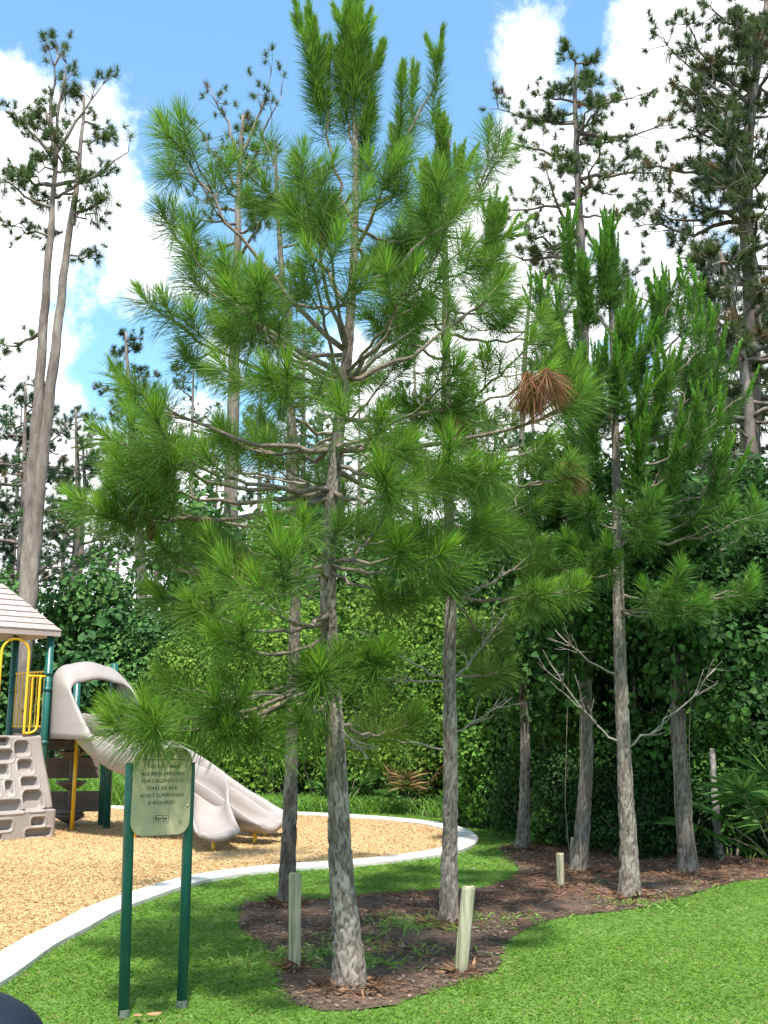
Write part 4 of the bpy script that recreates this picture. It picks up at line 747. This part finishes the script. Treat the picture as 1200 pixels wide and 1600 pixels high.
def drape(seed, c, rx, z0, z1, n, lb):
    rg = np.random.default_rng(seed); Ps = []; Ns = []
    for i in range(26):
        z = rg.uniform(z0, z1); q = np.array((rg.normal(0, rx * .5), rg.normal(0, .22), z)); m = n // 26; d = unit(rg.normal(size=(m, 3))); lr = rg.uniform(.2, .42); p = q + d * lr * rg.uniform(.5, 1, (m, 1)); hang = rg.random(m) < .35; p[hang, 2] -= rg.uniform(0, .7, hang.sum()); Ps.append(p); Ns.append(unit(d + rg.normal(0, .4, (m, 3)) + np.array((0, -.4, .4))))
    P_ = np.concatenate(Ps); V, T, K = leaves(rg, P_, np.concatenate(Ns), .075, (dk, (.05, .125, .022)), None, True); root = tag(empty('climbing_vine', c), lb, 'vine', 'vines on the trunks'); link('foliage', tri_mesh('foliage', V, T, K), M['leaf'], root)
    for k in range(3):
        W = MB(); a = rg.random() * 6.28; t = np.linspace(0, 1, 14); W.tube(np.stack([np.cos(a + t * 3) * .10 + rg.normal(0, .012, 14), np.sin(a + t * 3) * .10 + rg.normal(0, .02, 14), t * z1], 1), .005, 4); W.build('stem', M['twig'], root)
drape(71, T6.base, .75, 2.3, 4.7, 5200, 'heart-leaved vine smothering the upper part of the dark leaning trunk')
drape(72, T7.base, .8, 2.2, 4.7, 5600, 'heart-leaved vine smothering the upper part of the curved mossy pine')
drape(73, T5.base, .7, 1.9, 5.2, 5200, 'heart-leaved vine climbing the thin leaning pine at the bed tip')
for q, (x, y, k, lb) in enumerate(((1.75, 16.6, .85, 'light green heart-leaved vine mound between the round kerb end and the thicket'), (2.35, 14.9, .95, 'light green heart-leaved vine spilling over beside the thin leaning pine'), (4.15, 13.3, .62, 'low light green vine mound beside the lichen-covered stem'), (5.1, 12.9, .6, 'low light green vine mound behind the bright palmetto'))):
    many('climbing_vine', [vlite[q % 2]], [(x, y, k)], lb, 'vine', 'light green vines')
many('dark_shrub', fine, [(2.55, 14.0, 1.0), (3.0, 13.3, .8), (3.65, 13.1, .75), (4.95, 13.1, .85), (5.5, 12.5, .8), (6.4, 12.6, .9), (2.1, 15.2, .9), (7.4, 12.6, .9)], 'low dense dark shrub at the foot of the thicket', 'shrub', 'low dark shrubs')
many('leafy_shrub', shrub, [(1.3, 20.2, .95), (.2, 20.9, 1.0), (-.9, 21.3, 1.0), (-2.2, 21.8, 1.05), (-3.4, 22.3, 1.0), (.8, 22.2, 1.25), (-.6, 23.2, 1.3), (-2.2, 23.6, 1.25), (-4.6, 23.6, 1.0), (-3.9, 25, 1.3), (2.2, 18.8, .9), (2.4, 21, 1.3)], 'mid green leafy shrub in the hedge behind the far kerb', 'shrub', 'hedge behind the far kerb')
many('broadleaf_tree', tree_, [(-6.2, 27, .72), (-8.2, 29, .95), (-10.5, 28, .85), (-13, 30, .95), (-16, 30, 1), (-5.0, 30, 1.25), (-2.5, 29, 1.2), (.5, 29, 1.25), (3, 28, 1.3), (6, 27, 1.05), (9, 26, 1.05), (12, 25, 1.1), (11, 18, .95), (13, 15, .9), (15, 20, 1)], 'rounded broadleaf tree of the wood behind the hedge', 'tree', 'broadleaf trees of the wood')
yp = [bush_mesh(360, .7, 2.6, 2500, .2, ((.03, .08, .03), (.06, .14, .04)), 12)]
many('young_pine', yp, [(-7.6, 25.5, 1.2)], 'shorter feathery young evergreen beyond the slide hood', 'tree', 'young evergreens'); many('young_pine', yp, [(-6.9, 27.5, 1.7)], 'taller feathery young evergreen beyond the slide hood', 'tree', 'young evergreens')
def palmetto(loc, n, sz, label, seed, brown=0.0):
    rg = np.random.default_rng(seed); root = tag(empty('palmetto', loc), label, 'palm')
    for i in range(n):
        a = rg.random() * 6.283; el = rg.uniform(.35, 1.25); d = np.array((math.cos(a) * math.cos(el), math.sin(a) * math.cos(el), math.sin(el))); st = rg.uniform(.5, .95) * sz; hub = d * st; W = MB().tube([(0, 0, -.03), hub * .5 + np.array((0, 0, .03)), hub], [.009, .007, .005], 5)
        ob = W.build('leaf_stalk', M['twig'], root); B = Blades(); m = 22; side = unit(np.cross(d, (0, 0, 1))); f = np.linspace(-1.9, 1.9, m); dd = unit(np.cos(f)[:, None] * d + np.sin(f)[:, None] * side + rg.normal(0, .05, (m, 3)))
        c = np.array((.085, .19, .04)) if rg.random() > brown else np.array((.22, .14, .06)); B.add(np.repeat(hub[None], m, 0), dd, rg.uniform(.36, .5, m) * sz, .036 * sz, np.array([[0, 0, -.22]]), c * rg.uniform(.75, 1.2, (m, 1)), rg); B.build('frond', M['leaf'], ob)
for x, y, n, s_, lb, br in ((4.50, 12.35, 8, 1.15, 'bright saw palmetto with drooping fronds at the lawn corner of the thicket', .1), (4.70, 12.9, 8, 1.5, 'tall fan-leaved palmetto rising behind the bright one', 0), (.35, 19.5, 12, 1.0, 'half-dead palmetto with brown fronds under the hedge', .6), (-.7, 19.9, 10, .9, 'green palmetto low in the hedge behind the far kerb', .1)): palmetto((x, y, 0), n, s_, lb, int(x * 10 + 60), br)
# short mossy dead stem in the thicket
def snag():
    b = gnd(1124, 1345); P_ = catmull([b - np.array((0, 0, .1)), at(1120, 1290, b[1]), at(1116, 1230, b[1] + .05), at(1113, 1170, b[1] + .1)], .03); o = MB().tube(P_ + rng.normal(0, .004, P_.shape), list(np.linspace(.055, .035, len(P_)) * (1 + rng.normal(0, .06, len(P_)))), 12).build('mossy_stem', M['bark_dark'], None, b, True); o.location = b; tag(o, 'short lichen-covered stem leaning in front of the thicket', 'tree trunk')
snag()
B = Blades(); rg = np.random.default_rng(9)   # far wood seen between the trunks
for i in range(150):
    x = rg.uniform(-75, 75); y = rg.uniform(75, 100); hh = rg.uniform(5, 9.5); n = 150; d = unit(rg.normal(size=(n, 3))); p = np.array((x, y, hh * .55)) + d * np.array((3.2, 3.2, hh * .45)) * rg.uniform(.6, 1, (n, 1)); B.add(p, unit(d + rg.normal(0, .6, (n, 3))), 1.0, .75, np.zeros((1, 3)), np.array([[.045, .085, .035]]) * rg.uniform(.6, 1.4, (n, 1)), rg, True)
tag(B.build('far_wood', M['leaf']), 'distant mass of trees closing the view between the trunks', 'wood', kind='stuff')
# ------------------------------------------------------------------ small things
def dark_dome():  # dark corner shape of unknown identity, given a dome-topped bin form
    c = np.array((-1.125, 2.9, 0)); mb = MB(); rows = [(.0, .20), (.02, .205), (.70, .235), (.72, .25), (.75, .25)] + [(.75 + .16 * math.sin(R(a)), .25 * math.cos(R(a))) for a in range(15, 90, 12)] + [(.91, .004)]
    root = tag(empty('domed_object', c), 'unidentified dark navy dome-topped object at the corner of the lawn', 'bin'); MB().tube([c + np.array((0, 0, z)) for z, r in rows[:3]], [r for z, r in rows[:3]], 32).build('body', M['navy'], root, c, True)
    MB().tube([c + np.array((0, 0, z)) for z, r in rows[3:]], [r for z, r in rows[3:]], 32).build('domed_top', M['navy'], root, c, True)
dark_dome()
def fallen(x, y, s_, a, col, label, seed):
    g = gnd(x, y, .04); rg = np.random.default_rng(seed); pts = []; n = 9
    for i in range(n):
        t = i / (n - 1); wd = math.sin(math.pi * t) ** .8 * .32; pts += [(t - .5, wd, .12 * (t - .5) ** 2 + .10), (t - .5, 0, .0 + .2 * (t - .5) ** 2), (t - .5, -wd, .12 * (t - .5) ** 2 + .07)]
    m = MB(); rz = Matrix.Rotation(a, 3, 'Z'); m.add([rz @ (Vector(p_) * s_) for p_ in pts], [(3 * i + k, 3 * i + k + 1, 3 * i + k + 4, 3 * i + k + 3) for i in range(n - 1) for k in (0, 1)]); o = m.build('fallen_leaf', pmat('dry_leaf', col, tuple(v * .6 for v in col), 30, .8), None); o.location = g; tag(o, label, 'leaf')
fallen(241, 1586, .085, .4, (.42, .2, .10), 'curled reddish dry leaf on the grass between the sign posts', 1); fallen(215, 1588, .07, 1.9, (.33, .19, .09), 'flat tan dry leaf on the grass by the worn sign post foot', 2); fallen(739, 1358, .07, .9, (.75, .7, .6), 'pale dry leaf on the grass near the round end of the kerb', 3)
